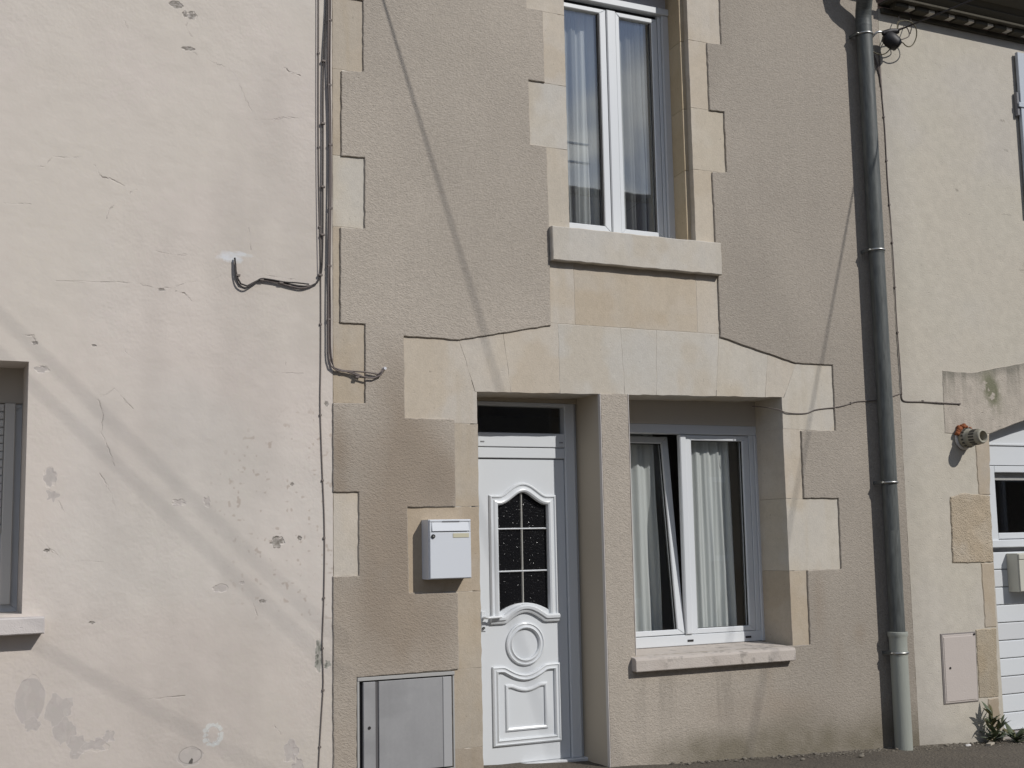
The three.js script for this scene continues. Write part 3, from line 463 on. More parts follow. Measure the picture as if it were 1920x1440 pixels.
const stripeMap = tex(1024, 4, 0, 0, 1, 1, (x) => {
  const n = vn(x * 17, 5.5), m = vn(x * 61, 2.5), f = vn(x * 130, 8.5);
  return mix3([0.12, 0.12, 0.12], [0.90, 0.91, 0.90], clamp(1.0 * smooth(n, 0.56, 0.8) + 0.55 * smooth(m, 0.62, 0.8) + 0.12 * f, 0, 1));
});
stripeMap.repeat.set(1, 1); stripeMap.offset.set(0, 0);
tag(part('curtain', curtainGeo(3.9, 5.2, 1.95, 3.95, -0.40, 14, 0.026, 4), mat('striped_curtain', [1, 1, 1], 0.95, { map: stripeMap, transmission: 0.15, thickness: 0 })), 'pale curtain with narrow vertical stripes behind the upper window', 'curtain');

// ---------------------------------------------------------------- right house
const rightHouse = thing('cream_house', 'cream plastered house on the right with stone doorway and white boarded door', 'house');
const arch = (dy) => { const o = []; for (let i = 0; i <= 10; i++) { const t = i / 10; o.push([7.745 + 1.2 * t, 0.742 + dy + 0.235 * Math.sin(t * Math.PI / 2)]); } return o; };
{
  const side = arch(0), opening = [[7.70, -2.1], ...[[7.70, 0.7], ...side], ...side.slice(0, -1).reverse().map(([x, y]) => [17.89 - x, y]), [10.19, 0.7], [10.19, -2.1]];
  part('wall', slab([[6.837, -2.3], [13, -2.3], [13, 4.09], [6.837, 4.09]], -0.004, 0.34, 0, [opening]), mCream, rightHouse);
  const lintelMap = tex(768, 512, 7.2, 0.6, 1.5, 1.0, (x, y) => {
    let c = mix3([0.45, 0.40, 0.34], [0.39, 0.35, 0.295], fbm(x * 4, y * 3, 4)); c = mul(c, 0.85 + 0.3 * fbm(x * 30, y * 12, 3));
    const top = x < 7.65 ? 1.226 : 1.231 + (x - 7.64) * 0.18, k = fbm(x * 12, y * 5, 4), run = smooth(fbm(x * 18, 3, 3), 0.45, 0.65);
    c = mix3(c, [0.17, 0.16, 0.13], clamp((0.75 * smooth(top - y, 0.09, 0) + 0.6 * smooth(top - y, 0.32, 0.02) * run) * (0.4 + 0.9 * k), 0, 0.8));
    return mix3(c, [0.13, 0.135, 0.075], clamp(1.5 * blur2(x, y, 7.76 + 0.25 * (1.2 - y), 1.1, 0.075, 0.13) * (0.5 + 1.0 * k) * smooth(fbm(x * 34, y * 34, 2), 0.2, 0.5), 0, 0.85));
  });
  part('lintel_stone', slab(worn([[7.272, 0.738], [7.56, 0.738], [7.745, 0.742], ...arch(0).slice(1), [8.945, 1.42], [8.175, 1.328], [7.66, 1.233], [7.55, 1.222], [7.284, 1.226]], 0.003, 0.05, 51), 0.0, 0.34, 0.004), mat('lichened_lintel', [1, 1, 1], 0.95, { map: lintelMap, bumpMap: stoneBump, bumpScale: 0.01 }), rightHouse);
  const js = [[[7.584, 0.262], [7.71, 0.262], [7.742, 0.735], [7.582, 0.735]], [[7.265, -0.254], [7.55, -0.258], [7.695, -0.256], [7.702, 0.255], [7.58, 0.266], [7.40, 0.275], [7.285, 0.248]], [[7.562, -0.757], [7.684, -0.757], [7.697, -0.262], [7.562, -0.262]], [[7.455, -1.278], [7.66, -1.28], [7.665, -0.98], [7.682, -0.763], [7.462, -0.763]], [[7.536, -1.75], [7.662, -1.75], [7.655, -1.285], [7.545, -1.285]]];
  js.forEach((p, i) => part('jamb_stone', slab(worn(p, 0.005, 0.04, 60 + i), i === 1 ? 0.006 : 0.002, 0.34, 0.006), [mDirtyStone[1], mRough, mDirtyStone[1], mRough2, mDirtyStone[0]][i], rightHouse));
  // white boarded door with a glazed light above
  const d = sub('garage_door', rightHouse), z = -0.14, xr = 10.2;
  part('head_panel', bx(7.66, xr, 0.503, 1.02, z - 0.05, z, 0.003), mPVC, d);
  part('head_trim', bx(7.66, xr, 0.662, 0.678, z - 0.01, z + 0.012, 0.003), mPVC, d);
  part('frame', bx(7.66, 7.915, -0.155, 0.498, z - 0.05, z + 0.004, 0.004), mPVC, d);
  part('frame', bx(7.915, xr, 0.446, 0.498, z - 0.05, z + 0.004, 0.004), mPVC, d);
  part('frame', bx(7.915, xr, -0.085, -0.036, z - 0.05, z + 0.004, 0.004), mPVC, d);
  part('bottom_rail', bx(7.66, xr, -0.152, -0.09, z - 0.05, z + 0.018, 0.006), mPVC, d);
  part('pane', sheet(7.905, xr, -0.045, 0.455, z - 0.025), mGlass2, d);
  part('blind', bx(7.905, xr, 0.385, 0.455, z - 0.06, z - 0.05, 0.002), mat('blind', [0.42, 0.41, 0.39], 0.8), d);
  const slat = slab(rect(7.64, xr, 0.0025, 0.136), z, 0.04, 0.007);
  const sm = [mPVC, mPVC2, mPVC];
  for (let i = 0; i < 10; i++) { const s = part('plank', slat, sm[i % 3], d); s.position.set(0, -0.324 - i * 0.1385, (i % 2) * 0.0012); }
  part('backing', bx(7.6, 10.3, -1.85, -0.155, z - 0.075, z - 0.043, 0), mat('grey_backing', [0.2, 0.2, 0.21], 0.9), d);
  part('door_step', slab(worn(rect(7.60, 10.3, -1.9, -1.575), 0.003, 0.1, 71), -0.06, 0.3, 0.006), mat('concrete', [0.36, 0.33, 0.31], 0.9, { bumpMap: stoneBump, bumpScale: 0.004 }), rightHouse);
  part('room', roomBox(7.3, 10.6, -1.7, 1.3, -3.5, -0.345), mRoom, rightHouse);
}
// eaves: boards seen from below, pale mortar blocks standing in for sunlit spots between the tile ends
{
  const wood = (k) => mat('old_board', [0.085 * k, 0.075 * k, 0.052 * k], 0.85, { bumpMap: stoneBump, bumpScale: 0.006 });
  const wm = [wood(1), wood(0.75), wood(1.2)];
  part('wall_plate', bx(6.86, 13, 4.055, 4.095, -0.03, 0.022, 0.003), wm[1], rightHouse);
  part('soffit_board', bx(6.86, 13, 4.118, 4.138, -0.02, 0.15, 0.003), wm[1], rightHouse);
  const mSunSpot = mat('sun_spot_mortar', [0.66, 0.63, 0.56], 0.9);
  for (let i = 0; i < 27; i++) { part('tile_end', bx(6.925 + i * 0.2135, 7.055 + i * 0.2135, 4.082, 4.117, 0.03, 0.11, 0.006), wm[1], rightHouse); part('mortar_sun_spot', bx(7.062 + i * 0.2135, 7.128 + i * 0.2135, 4.094, 4.116, 0.028, 0.10, 0.004), mSunSpot, rightHouse); }
  for (let i = 0; i < 4; i++) { const g = bx(6.86, 13, -0.012, 0.012, -0.046, 0.046, 0.003), t = (i + 0.5) / 4; g.rotateX(-0.7); g.translate(0, lerp(4.135, 4.33, t) + (i % 2) * 0.012, lerp(0.115, 0.345, t)); part('soffit_board', g, wm[i % 3], rightHouse); }
  for (let i = 0; i < 13; i++) { const g = bx(-0.03, 0.03, -0.03, 0.03, -0.16, 0.1, 0.003); g.rotateX(-0.7); g.translate(7.05 + i * 0.46, 4.29, 0.25); part('rafter_end', g, wm[0], rightHouse); }
  const slope = bx(6.84, 13, -0.03, 0.03, -6, 0, 0.004); slope.rotateX(0.42); slope.translate(0, 4.19, 0.05); part('roof', slope, mat('clay_roof', [0.33, 0.18, 0.12], 0.9), rightHouse);
}
{ // shutter leaf folded back against the wall at the upper right, with its strap hinge and stay
  const s = sub('shutter', rightHouse), blue = mat('pale_blue_paint', [0.44, 0.48, 0.53], 0.55);
  for (let i = 0; i < 5; i++) part('plank', bx(8.302 + i * 0.105, 8.404 + i * 0.105, 2.55, 3.95, 0.012, 0.042, 0.003), blue, s);
  part('hinge', bx(8.27, 8.80, 3.47, 3.51, 0.042, 0.052, 0.002), blue, s);
  part('hinge', bx(8.268, 8.292, 3.40, 3.60, 0.0, 0.035, 0.004), mat('grey_iron', [0.2, 0.2, 0.21], 0.6), s);
}
tag(part('shutter_stay', mergeGeometries([bx(8.285, 8.32, 2.02, 2.20, 0.02, 0.05, 0.005), bx(8.296, 8.309, 1.99, 2.02, 0.0, 0.05, 0.003), bx(8.296, 8.312, 2.1, 2.12, -0.004, 0.03, 0.001)]), mat('rusty_iron', [0.16, 0.13, 0.11], 0.8)), 'small dark iron shutter stay on the cream wall at the right edge', 'shutter stay');

// ---------------------------------------------------------------- things on the walls
{
  const b = thing('mailbox', 'white metal mailbox with cream name plate, fixed to the stone left of the door', 'mailbox');
  const mBox = mat('white_enamel', [0.61, 0.635, 0.67], 0.38), x0 = 2.922, x1 = 3.202, y0 = -0.241, y1 = 0.119;
  part('body', bx(x0, x1, y0, y1, ZS - 0.004, 0.098, 0.004), mBox, b);
  part('door', bx(x0 + 0.004, x1 - 0.004, y0 + 0.004, 0.042, 0.0985, 0.11, 0.003), mBox, b);
  part('top_strip', bx(x0 + 0.004, x1 - 0.004, 0.104, y1 - 0.002, 0.0985, 0.11, 0.003), mBox, b);
  part('rim', bx(x0 + 0.004, x0 + 0.016, 0.043, 0.103, 0.0985, 0.108, 0.002), mBox, b);
  part('rim', bx(x1 - 0.016, x1 - 0.004, 0.043, 0.103, 0.0985, 0.108, 0.002), mBox, b);
  const f = bx(x0 + 0.017, x1 - 0.017, -0.056, 0, 0, 0.007, 0.002); f.rotateX(-0.16); f.translate(0, 0.102, 0.1005); part('flap', f, mBox, b);
  part('slot', bx(x0 + 0.085, x0 + 0.20, 0.1035, 0.1095, 0.1065, 0.1112, 0), mat('grey_slot', [0.14, 0.14, 0.15], 0.6), b);
  part('name_plate', bx(x1 - 0.125, x1 - 0.018, 0.008, 0.034, 0.11, 0.113, 0.001), mat('cream_plate', [0.52, 0.49, 0.36], 0.5), b);
  const l = new THREE.CylinderGeometry(0.0125, 0.0125, 0.008, 20); l.rotateX(Math.PI / 2); l.translate(x0 + 0.024, 0.018, 0.113);
  const lk = part('lock', l, mat('dark_lock', [0.07, 0.07, 0.07], 0.35, { metalness: 0.7 }), b), k = new THREE.CylinderGeometry(0.005, 0.005, 0.004, 14); k.rotateX(Math.PI / 2); k.translate(x0 + 0.024, 0.018, 0.118); part('keyway', k, mBrightSteel, lk);
}
{
  const b = thing('meter_cabinet', 'grey metal meter cabinet set in the roughcast left of the door, low down', 'meter cabinet');
  const gm = tex(512, 512, 2.5, -1.45, 0.65, 0.65, (x, y) => { const n = fbm(x * 7, y * 5, 5), s = fbm(x * 60, y * 3, 2), v = fbm(x * 3 + 4, y * 9, 3); return mul(mix3([0.265, 0.264, 0.266], [0.315, 0.314, 0.316], n), 0.96 + 0.05 * s - 0.08 * smooth(v, 0.5, 0.75) + 0.06 * fbm(x * 80, y * 80, 2)); });
  const mg = mat('grey_sheet_metal', [1, 1, 1], 0.6, { map: gm, metalness: 0.1 }), mf = mat('grey_frame', [0.36, 0.355, 0.34], 0.7);
  part('frame', bx(2.50, 3.124, -0.824, -0.803, -0.03, 0.002, 0.002), mf, b);
  part('frame', bx(2.498, 2.512, -1.392, -0.824, -0.03, -0.001, 0.002), mf, b);
  part('frame', bx(3.113, 3.124, -1.392, -0.824, -0.03, -0.006, 0.002), mf, b);
  part('frame', bx(2.512, 3.113, -1.392, -1.375, -0.03, -0.004, 0.002), mf, b);
  part('recess', bx(2.50, 3.124, -1.392, -0.804, -0.07, -0.0262, 0), mGasket, b);
  part('lock_strip', bx(2.536, 2.612, -1.366, -0.832, -0.026, 0.0, 0.003), mg, b);
  part('groove', bx(2.6125, 2.632, -1.366, -0.832, -0.026, -0.010, 0.001), mat('dark_groove', [0.09, 0.087, 0.09], 0.7), b);
  part('door', bx(2.6325, 3.044, -1.366, -0.832, -0.026, -0.001, 0.003), mg, b);
  part('door_edge', bx(3.045, 3.103, -1.366, -0.832, -0.026, 0.001, 0.003), mat('paler_grey', [0.36, 0.36, 0.36], 0.6), b);
  const l = new THREE.CylinderGeometry(0.009, 0.009, 0.006, 18); l.rotateX(Math.PI / 2); l.translate(2.572, -1.096, 0.001); part('lock', l, mDark, b);
}
{
  const b = thing('gas_meter_cover', 'flat pale pink meter cover set in the cream wall, low beside the doorway', 'meter cover');
  const mp = mat('pinkish_cover', [0.47, 0.42, 0.385], 0.7, { bumpMap: stoneBump, bumpScale: 0.002 }), mf = mat('grey_edge', [0.2, 0.18, 0.17], 0.7);
  const P = (u, v) => [lerp(lerp(7.099, 7.459, u), lerp(7.094, 7.446, u), v), lerp(-0.778, -1.298, v)], q = (a, c, e, f) => [P(a, f), P(c, f), P(c, e), P(a, e)];
  part('frame', slab(q(0, 1, 0, 1), 0.002, 0.03, 0.003), mf, b);
  part('rim', slab(q(0.035, 0.97, 0.02, 0.985), 0.006, 0.02, 0.002), mp, b);
  part('door', slab(q(0.06, 0.92, 0.05, 0.965), 0.010, 0.02, 0.003), mp, b);
  for (const [u, v] of [[0.2, 0.49], [0.93, 0.035]]) { const [x, y] = P(u, v), l = new THREE.CylinderGeometry(0.008, 0.008, 0.008, 14); l.rotateX(Math.PI / 2); l.translate(x, y, 0.011); part('lock', l, mDark, b); }
}
{
  const b = thing('letter_box', 'cream letter box on the white boarded door at the right edge', 'letter box');
  const mb = mat('cream_enamel', [0.52, 0.51, 0.44], 0.5);
  part('body', bx(7.985, 8.27, -0.50, -0.20, -0.14, -0.026, 0.004), mb, b);
  part('door', bx(7.989, 8.266, -0.496, -0.25, -0.0255, -0.018, 0.003), mb, b);
  part('flap', bx(7.989, 8.266, -0.246, -0.204, -0.0255, -0.014, 0.003), mb, b);
}
{ // boiler flue
  const b = thing('flue_terminal', 'grey plastic flue terminal with orange sealing foam, left of the cream house doorway', 'flue');
  const mg = mat('grey_beige_plastic', [0.30, 0.28, 0.22], 0.55), g0 = (g) => { g.rotateX(Math.PI / 2); g.translate(7.452, 0.70, 0); return g; };
  part('flange', g0(new THREE.LatheGeometry([[0.03, 0], [0.088, 0], [0.09, 0.012], [0.075, 0.022], [0.03, 0.022]].map((p) => new THREE.Vector2(...p)), 32)), mat('white_flange', [0.62, 0.6, 0.57], 0.5), b);
  part('pipe', g0(new THREE.LatheGeometry([[0.0, 0.02], [0.074, 0.022], [0.076, 0.05], [0.070, 0.075], [0.058, 0.085], [0.057, 0.19], [0.050, 0.205], [0.036, 0.207], [0.034, 0.15], [0, 0.15]].map((p) => new THREE.Vector2(...p)), 32)), mg, b);
  const rings = []; for (let i = 0; i < 16; i++) { const a = i / 16 * 6.283, s = new THREE.BoxGeometry(0.006, 0.05, 0.012); s.translate(0.058, 0.135, 0); s.rotateY(a); rings.push(s); const s2 = new THREE.BoxGeometry(0.006, 0.02, 0.014); s2.translate(0.074, 0.062, 0); s2.rotateY(a + 0.2); rings.push(s2); }
  part('vent_slots', g0(mergeGeometries(rings)), mat('shadowed_slots', [0.06, 0.055, 0.045], 0.8), b);
  const r = rng(3), foam = []; for (let i = 0; i < 34; i++) { const a = 0.6 + r() * 2.2, q = 0.074 + r() * 0.026, s = new THREE.IcosahedronGeometry(0.009 + r() * 0.009, 2); const p = s.attributes.position; for (let j = 0; j < p.count; j++) { const k = 0.85 + 0.3 * vn(p.getX(j) * 90 + i * 3, p.getY(j) * 90); p.setXYZ(j, p.getX(j) * k, p.getY(j) * k, p.getZ(j) * k); } s.translate(7.452 + Math.cos(a) * q, 0.70 + Math.sin(a) * q, 0.012 + r() * 0.02); foam.push(s); }
  part('sealing_foam', mergeGeometries(foam), mat('orange_foam', [0.24, 0.075, 0.025], 0.9), b);
}
// ---------------------------------------------------------------- downpipe and gutter
{
  const b = thing('downpipe', 'dark grey zinc downpipe between the middle and the cream house', 'downpipe'), r = 0.058, x = 6.602, z = 0.085;
  const seg = (y0, y1, rr, m, n) => { const g = new THREE.CylinderGeometry(rr, rr, y1 - y0, 36, 1, true); const uv = g.attributes.uv; for (let i = 0; i < uv.count; i++) uv.setXY(i, uv.getX(i) * 0.36, y0 + uv.getY(i) * (y1 - y0)); g.translate(x, (y0 + y1) / 2, z); return part(n, g, m, b); };
  seg(0.34, 2.12, r, mZinc, 'pipe'); seg(2.08, 3.90, r + 0.0022, mZinc, 'pipe'); seg(-0.80, 0.38, r - 0.002, mZinc, 'pipe');
  part('elbow', tube([[x, 3.86, z], [x, 3.93, z], [x - 0.012, 4.0, z + 0.02], [x - 0.05, 4.10, z + 0.09], [x - 0.085, 4.2, z + 0.15], [x - 0.095, 4.3, z + 0.17]], r + 0.003, 40, 28), mZinc, b);
  const ironProfile = [[0.056, -1.58], [0.063, -1.58], [0.063, -0.90], [0.069, -0.895], [0.069, -0.872], [0.063, -0.868], [0.065, -0.77], [0.072, -0.762], [0.073, -0.735], [0.068, -0.73], [0.058, -0.74]].map((p) => new THREE.Vector2(...p));
  const ip = new THREE.LatheGeometry(ironProfile, 36); ip.translate(x, 0, z); part('iron_foot', ip, mIron, b);
  for (const y of [3.80, 2.10, 0.352, -0.882]) {
    const c = sub('clamp', b), t = new THREE.TorusGeometry(y < -0.5 ? 0.070 : r + 0.005, 0.0055, 8, 40); t.rotateX(Math.PI / 2); t.scale(1, 1.5, 1); t.translate(x, y, z); part('band', t, mBrightSteel, c);
    const k = new THREE.CylinderGeometry(0.006, 0.006, 0.022, 10); k.rotateZ(Math.PI / 2); k.translate(x - r - 0.012, y, z + 0.01); part('bolt', k, mBrightSteel, c);
    part('bracket', bx(x - r - 0.020, x - r - 0.010, y - 0.011, y + 0.011, -0.005, z + 0.012, 0.002), mZinc, c);
  }
}
{
  const b = thing('roof_gutter', 'zinc half-round gutter with outlet along the eaves above the downpipe', 'gutter');
  const pts = []; for (let i = 0; i <= 20; i++) { const a = Math.PI + Math.PI * i / 20; pts.push([0.24 + 0.085 * Math.cos(a), 4.42 + 0.085 * Math.sin(a)]); } for (let i = 20; i >= 0; i--) { const a = Math.PI + Math.PI * i / 20; pts.push([0.24 + 0.081 * Math.cos(a), 4.42 + 0.081 * Math.sin(a)]); }
  const g = new THREE.ExtrudeGeometry(shape(pts), { depth: 4.5, bevelEnabled: false }); g.rotateY(-Math.PI / 2); g.translate(6.83, 0, 0); part('trough', g, mZinc, b);
  const o = new THREE.LatheGeometry([[0.055, 4.22], [0.063, 4.22], [0.08, 4.30], [0.082, 4.36]].map((p) => new THREE.Vector2(...p)), 28); o.translate(6.507, 0, 0.255); part('outlet', o, mZinc, b);
  part('stop_end', bx(6.826, 6.832, 4.33, 4.43, 0.155, 0.325, 0.001), mZinc, b);
}
// ---------------------------------------------------------------- cables
function cable(name, label, runs, cat = 'cable') { const c = thing(name, label, cat); for (const [n, pts, r, m] of runs) part(n, tube(pts, r), m, c); return c; }
const clips = (c, pts, r, m) => { for (const p of pts) part('clip', bx(p[0] - r * 1.6, p[0] + r * 1.6, p[1] - 0.006, p[1] + 0.006, p[2] - r - 0.002, p[2] + r * 1.25, 0.001), m, c); };
{
  const z = 0.003, up = [[2.318, 5.0], [2.315, 3.351], [2.294, 2.932], [2.290, 2.320], [2.286, 1.719], [2.278, 1.61], [2.262, 1.565], [2.236, 1.537]];
  const c = cable('wall_cable', 'black cable dropping beside the corner and looping to a filled hole in the pink wall', [
    ['sheath', flat([...up, [2.172, 1.523], [2.058, 1.533], [1.912, 1.545], [1.874, 1.528], [1.823, 1.500], [1.785, 1.515], [1.763, 1.564], [1.757, 1.62], [1.752, 1.664]], z), 0.0054, mCable],
    ['sheath', flat([[2.20, 1.537], [2.12, 1.540], [2.058, 1.539], [1.95, 1.549], [1.908, 1.549], [1.87, 1.522], [1.815, 1.488], [1.778, 1.505], [1.757, 1.56], [1.752, 1.66]], 0.011), 0.0045, mCable],
    ['sheath', flat([[2.22, 1.53], [2.16, 1.511], [2.10, 1.516], [2.0, 1.535], [1.92, 1.541]], 0.004), 0.0045, mBrownCable]]);
  clips(c, [[2.296, 2.95, 0.003], [2.291, 2.55, 0.003], [2.290, 2.15, 0.003], [2.288, 1.85, 0.003], [2.274, 1.60, 0.003], [1.912, 1.544, 0.005], [2.03, 1.534, 0.005], [1.772, 1.56, 0.005]], 0.0075, mWire);
}
{
  const z = 0.004, c = cable('wall_cable', 'twisted brown cables down the quoin stones ending left of the door lintel', [
    ['sheath', flat([[2.333, 5.0], [2.332, 3.354], [2.331, 2.938], [2.342, 2.225], [2.336, 1.822], [2.331, 1.263], [2.337, 1.085], [2.362, 1.033], [2.439, 1.022], [2.52, 1.018], [2.59, 1.014], [2.648, 1.010], [2.672, 1.040]], (p) => (p[0] > 2.5 ? 0.018 : 0.006)), 0.0048, mBrownCable],
    ['sheath', flat([[2.324, 5.0], [2.324, 3.354], [2.321, 2.938], [2.331, 2.55], [2.331, 2.225], [2.325, 1.822], [2.320, 1.263], [2.328, 1.07], [2.357, 1.024], [2.422, 1.020], [2.473, 1.006], [2.524, 0.990], [2.592, 0.982], [2.644, 0.996], [2.674, 1.046]], (p) => (p[0] > 2.5 ? 0.02 : 0.01)), 0.0052, mBrownCable],
    ['sheath', flat([[2.338, 5.0], [2.338, 3.3], [2.334, 2.9], [2.339, 2.4], [2.330, 1.9], [2.335, 1.4], [2.340, 1.10], [2.36, 1.03], [2.41, 1.015], [2.48, 1.014], [2.53, 0.996]], 0.012), 0.0038, mBrownCable]]);
  clips(c, [[2.334, 3.22, 0.006], [2.331, 2.80, 0.006], [2.337, 2.42, 0.006], [2.336, 2.02, 0.006], [2.329, 1.66, 0.006], [2.327, 1.33, 0.006], [2.50, 0.985, 0.015]], 0.0075, mBrownCable);
  const e = new THREE.CylinderGeometry(0.009, 0.011, 0.03, 12); e.rotateX(Math.PI / 2); e.translate(2.678, 1.045, 0.012); part('sleeve', e, mat('pale_sleeve', [0.6, 0.6, 0.62], 0.5), c);
}
{
  const c = cable('telephone_wire', 'thin wire clipped down the whole height of the pink wall near its edge', [['wire', flat([[2.266, 5], [2.266, 3.342], [2.266, 2.317], [2.279, 1.587], [2.278, 1.033], [2.275, 0.824], [2.285, 0.489], [2.301, 0.079], [2.297, -0.326], [2.287, -0.602], [2.293, -0.816], [2.280, -1.028], [2.264, -1.297], [2.262, -1.42]], -0.006), 0.0035, mWire],
    ['wire', flat([[2.252, 5], [2.252, 3.342], [2.252, 2.3], [2.262, 1.60]], -0.008), 0.003, mat('wall_coloured_wire', [0.42, 0.38, 0.36], 0.7)]]);
  clips(c, [[2.266, 3.0, -0.006], [2.267, 2.4, -0.006], [2.272, 1.9, -0.006], [2.278, 1.3, -0.006], [2.276, 0.75, -0.006], [2.289, 0.36, -0.006], [2.299, 0.02, -0.006], [2.297, -0.33, -0.006], [2.288, -0.62, -0.006], [2.292, -0.86, -0.006], [2.272, -1.18, -0.006]], 0.0042, mWire);
}
{
  const c = cable('telephone_wire', 'thin wire sagging from the window corner, behind the downpipe, to the stone lintel', [['wire', [[5.60, 0.918, -0.20], [5.66, 0.90, -0.10], [5.715, 0.872, -0.016], [5.74, 0.86, -0.004], [5.825, 0.853, -0.006], [5.947, 0.860, -0.006], [6.022, 0.885, -0.006], [6.19, 0.906, -0.004], [6.215, 0.910, 0.005], [6.324, 0.934, 0.005], [6.345, 0.942, 0.005], [6.407, 0.956, 0.005], [6.567, 0.969, 0.005], [6.742, 1.003, 0.005], [6.836, 1.030, 0.005]], 0.0038, mWire],
    ['wire', flat([[6.848, 1.03], [6.850, 0.994], [6.862, 0.978], [7.060, 0.974], [7.27, 0.971], [7.447, 0.969]], (p) => (p[0] > 7.1 ? 0.006 : 0.002)), 0.005, mWire]]);
  clips(c, [[7.06, 0.98, 0.002], [7.20, 0.973, 0.002], [7.435, 0.969, 0.006], [6.35, 0.944, 0.005]], 0.005, mWire);
}
{
  const c = cable('telephone_wire', 'dark wire running down the seam between middle house and cream house', [['wire', flat([[6.815, 3.70], [6.820, 3.414], [6.831, 3.114], [6.829, 2.686], [6.839, 2.307], [6.842, 1.929], [6.840, 1.597], [6.848, 1.227], [6.849, 1.02]], 0.005), 0.0042, mBrownCable]]);
  clips(c, [[6.827, 3.2, 0.005], [6.830, 2.85, 0.005], [6.833, 2.5, 0.005], [6.839, 2.2, 0.005], [6.841, 1.85, 0.005], [6.842, 1.5, 0.005]], 0.005, mBrownCable);
}
{ // service line from the anchor clamp out across the street, with its slack loops
  const P0 = [6.89, 3.862, 0.13], at = (t) => [P0[0] + 0.307 * t, P0[1] + 0.089 * t - 0.008 * t * (9.5 - t) * 0.25, P0[2] + t];
  const c = cable('service_cable', 'black service cable from the anchor clamp by the downpipe out over the street', [['line', [0, 0.6, 1.5, 3, 4.5, 6, 7.5, 9.3].map(at), 0.0065, mCable]]);
  const k = thing('anchor_clamp', 'black cable anchor clamp with wire loops beside the downpipe top', 'cable clamp');
  const body = new THREE.LatheGeometry([[0, -0.075], [0.04, -0.07], [0.056, -0.04], [0.06, 0.01], [0.05, 0.055], [0.025, 0.074], [0, 0.076]].map((p) => new THREE.Vector2(...p)), 24); body.rotateZ(0.8); body.rotateY(-0.5); body.translate(6.848, 3.782, 0.115); part('body', body, mDark, k);
  part('jaw', tube([[6.775, 3.835, 0.10], [6.82, 3.85, 0.12], [6.87, 3.86, 0.125], [6.905, 3.862, 0.13]], 0.021, 20, 10), mDark, k);
  part('hook', tube([[6.70, 3.80, 0.0], [6.70, 3.80, 0.05], [6.72, 3.835, 0.09], [6.75, 3.845, 0.10], [6.79, 3.84, 0.10]], 0.008, 24, 8), mSteel, k);
  const olive = mat('olive_wire', [0.1, 0.085, 0.045], 0.6), lp = (pts, r, m) => part('wire_loop', tube(pts, r, pts.length * 10, 7), m, k);
  const circ = []; for (let i = 0; i <= 16; i++) { const a = -2.4 + i / 16 * 4.6; circ.push([6.998 + 0.108 * Math.cos(a), 3.865 + 0.105 * Math.sin(a), 0.12 + 0.015 * Math.sin(a * 2)]); }
  lp([[6.87, 3.77, 0.12], ...circ.slice(1), [6.90, 3.88, 0.13]], 0.0046, olive);
  lp([[6.88, 3.79, 0.12], [6.96, 3.81, 0.13], [7.02, 3.85, 0.13], [7.00, 3.905, 0.13], [6.94, 3.895, 0.13], [6.89, 3.865, 0.12]], 0.0046, mBrownCable);
  lp([[6.90, 3.86, 0.12], [6.95, 3.93, 0.09], [7.02, 4.06, 0.03]], 0.0042, mCable); lp([[7.04, 3.87, 0.12], [7.09, 3.95, 0.09], [7.14, 4.06, 0.03]], 0.0042, mCable);
  lp([[6.84, 3.72, 0.11], [6.79, 3.675, 0.09], [6.74, 3.68, 0.06], [6.705, 3.72, 0.04], [6.70, 3.78, 0.03]], 0.0046, olive);
  lp([[6.70, 3.80, 0.03], [6.715, 3.74, 0.03], [6.76, 3.66, 0.02], [6.80, 3.58, 0.012], [6.815, 3.45, 0.006]], 0.0055, mBrownCable);
  lp([[6.70, 3.82, 0.03], [6.68, 3.77, 0.03], [6.70, 3.70, 0.03], [6.775, 3.62, 0.014], [6.816, 3.5, 0.006]], 0.0046, mBrownCable);
}
// overhead lines across the street (out of the picture; they draw the long soft shadows on the walls)
const S0 = new THREE.Vector3(0.53, 0.85, 1);
function overhead(label, a, sa, b, sb, r, from, to) {
  const A = new THREE.Vector3(a[0], a[1], 0).addScaledVector(S0, sa), B = new THREE.Vector3(b[0], b[1], 0).addScaledVector(S0, sb), pts = [];
  for (let i = 0; i <= 8; i++) { const t = lerp(from, to, i / 8), p = A.clone().lerp(B, t); p.y -= 0.10 * (0.25 - (i / 8 - 0.5) ** 2); pts.push(p.toArray()); }
  tag(part('overhead_line', tube(pts, r, 60, 8), mCable), label, 'cable');
}
overhead('upper overhead line across the street that shades the pink wall diagonally', [0.482, 1.291], 4.6, [2.239, -0.41], 5.8, 0.0041, -2.6, 1.12);
overhead('lower overhead line across the street that shades the pink wall diagonally', [0.671, 0.898], 4.6, [2.019, -0.40], 5.6, 0.0041, -2.6, 1.3);
overhead('lowest overhead line across the street whose faint shadow crosses the foot of the pink wall', [0.905, -0.598], 5.0, [1.896, -1.232], 6.0, 0.0041, -2.4, 1.4);
overhead('overhead line from the middle house eaves whose slanting shadow falls left of the upper window', [2.41, 4.3], 0.15, [3.495, 0.929], 4.8, 0.0058, 0, 2.0);

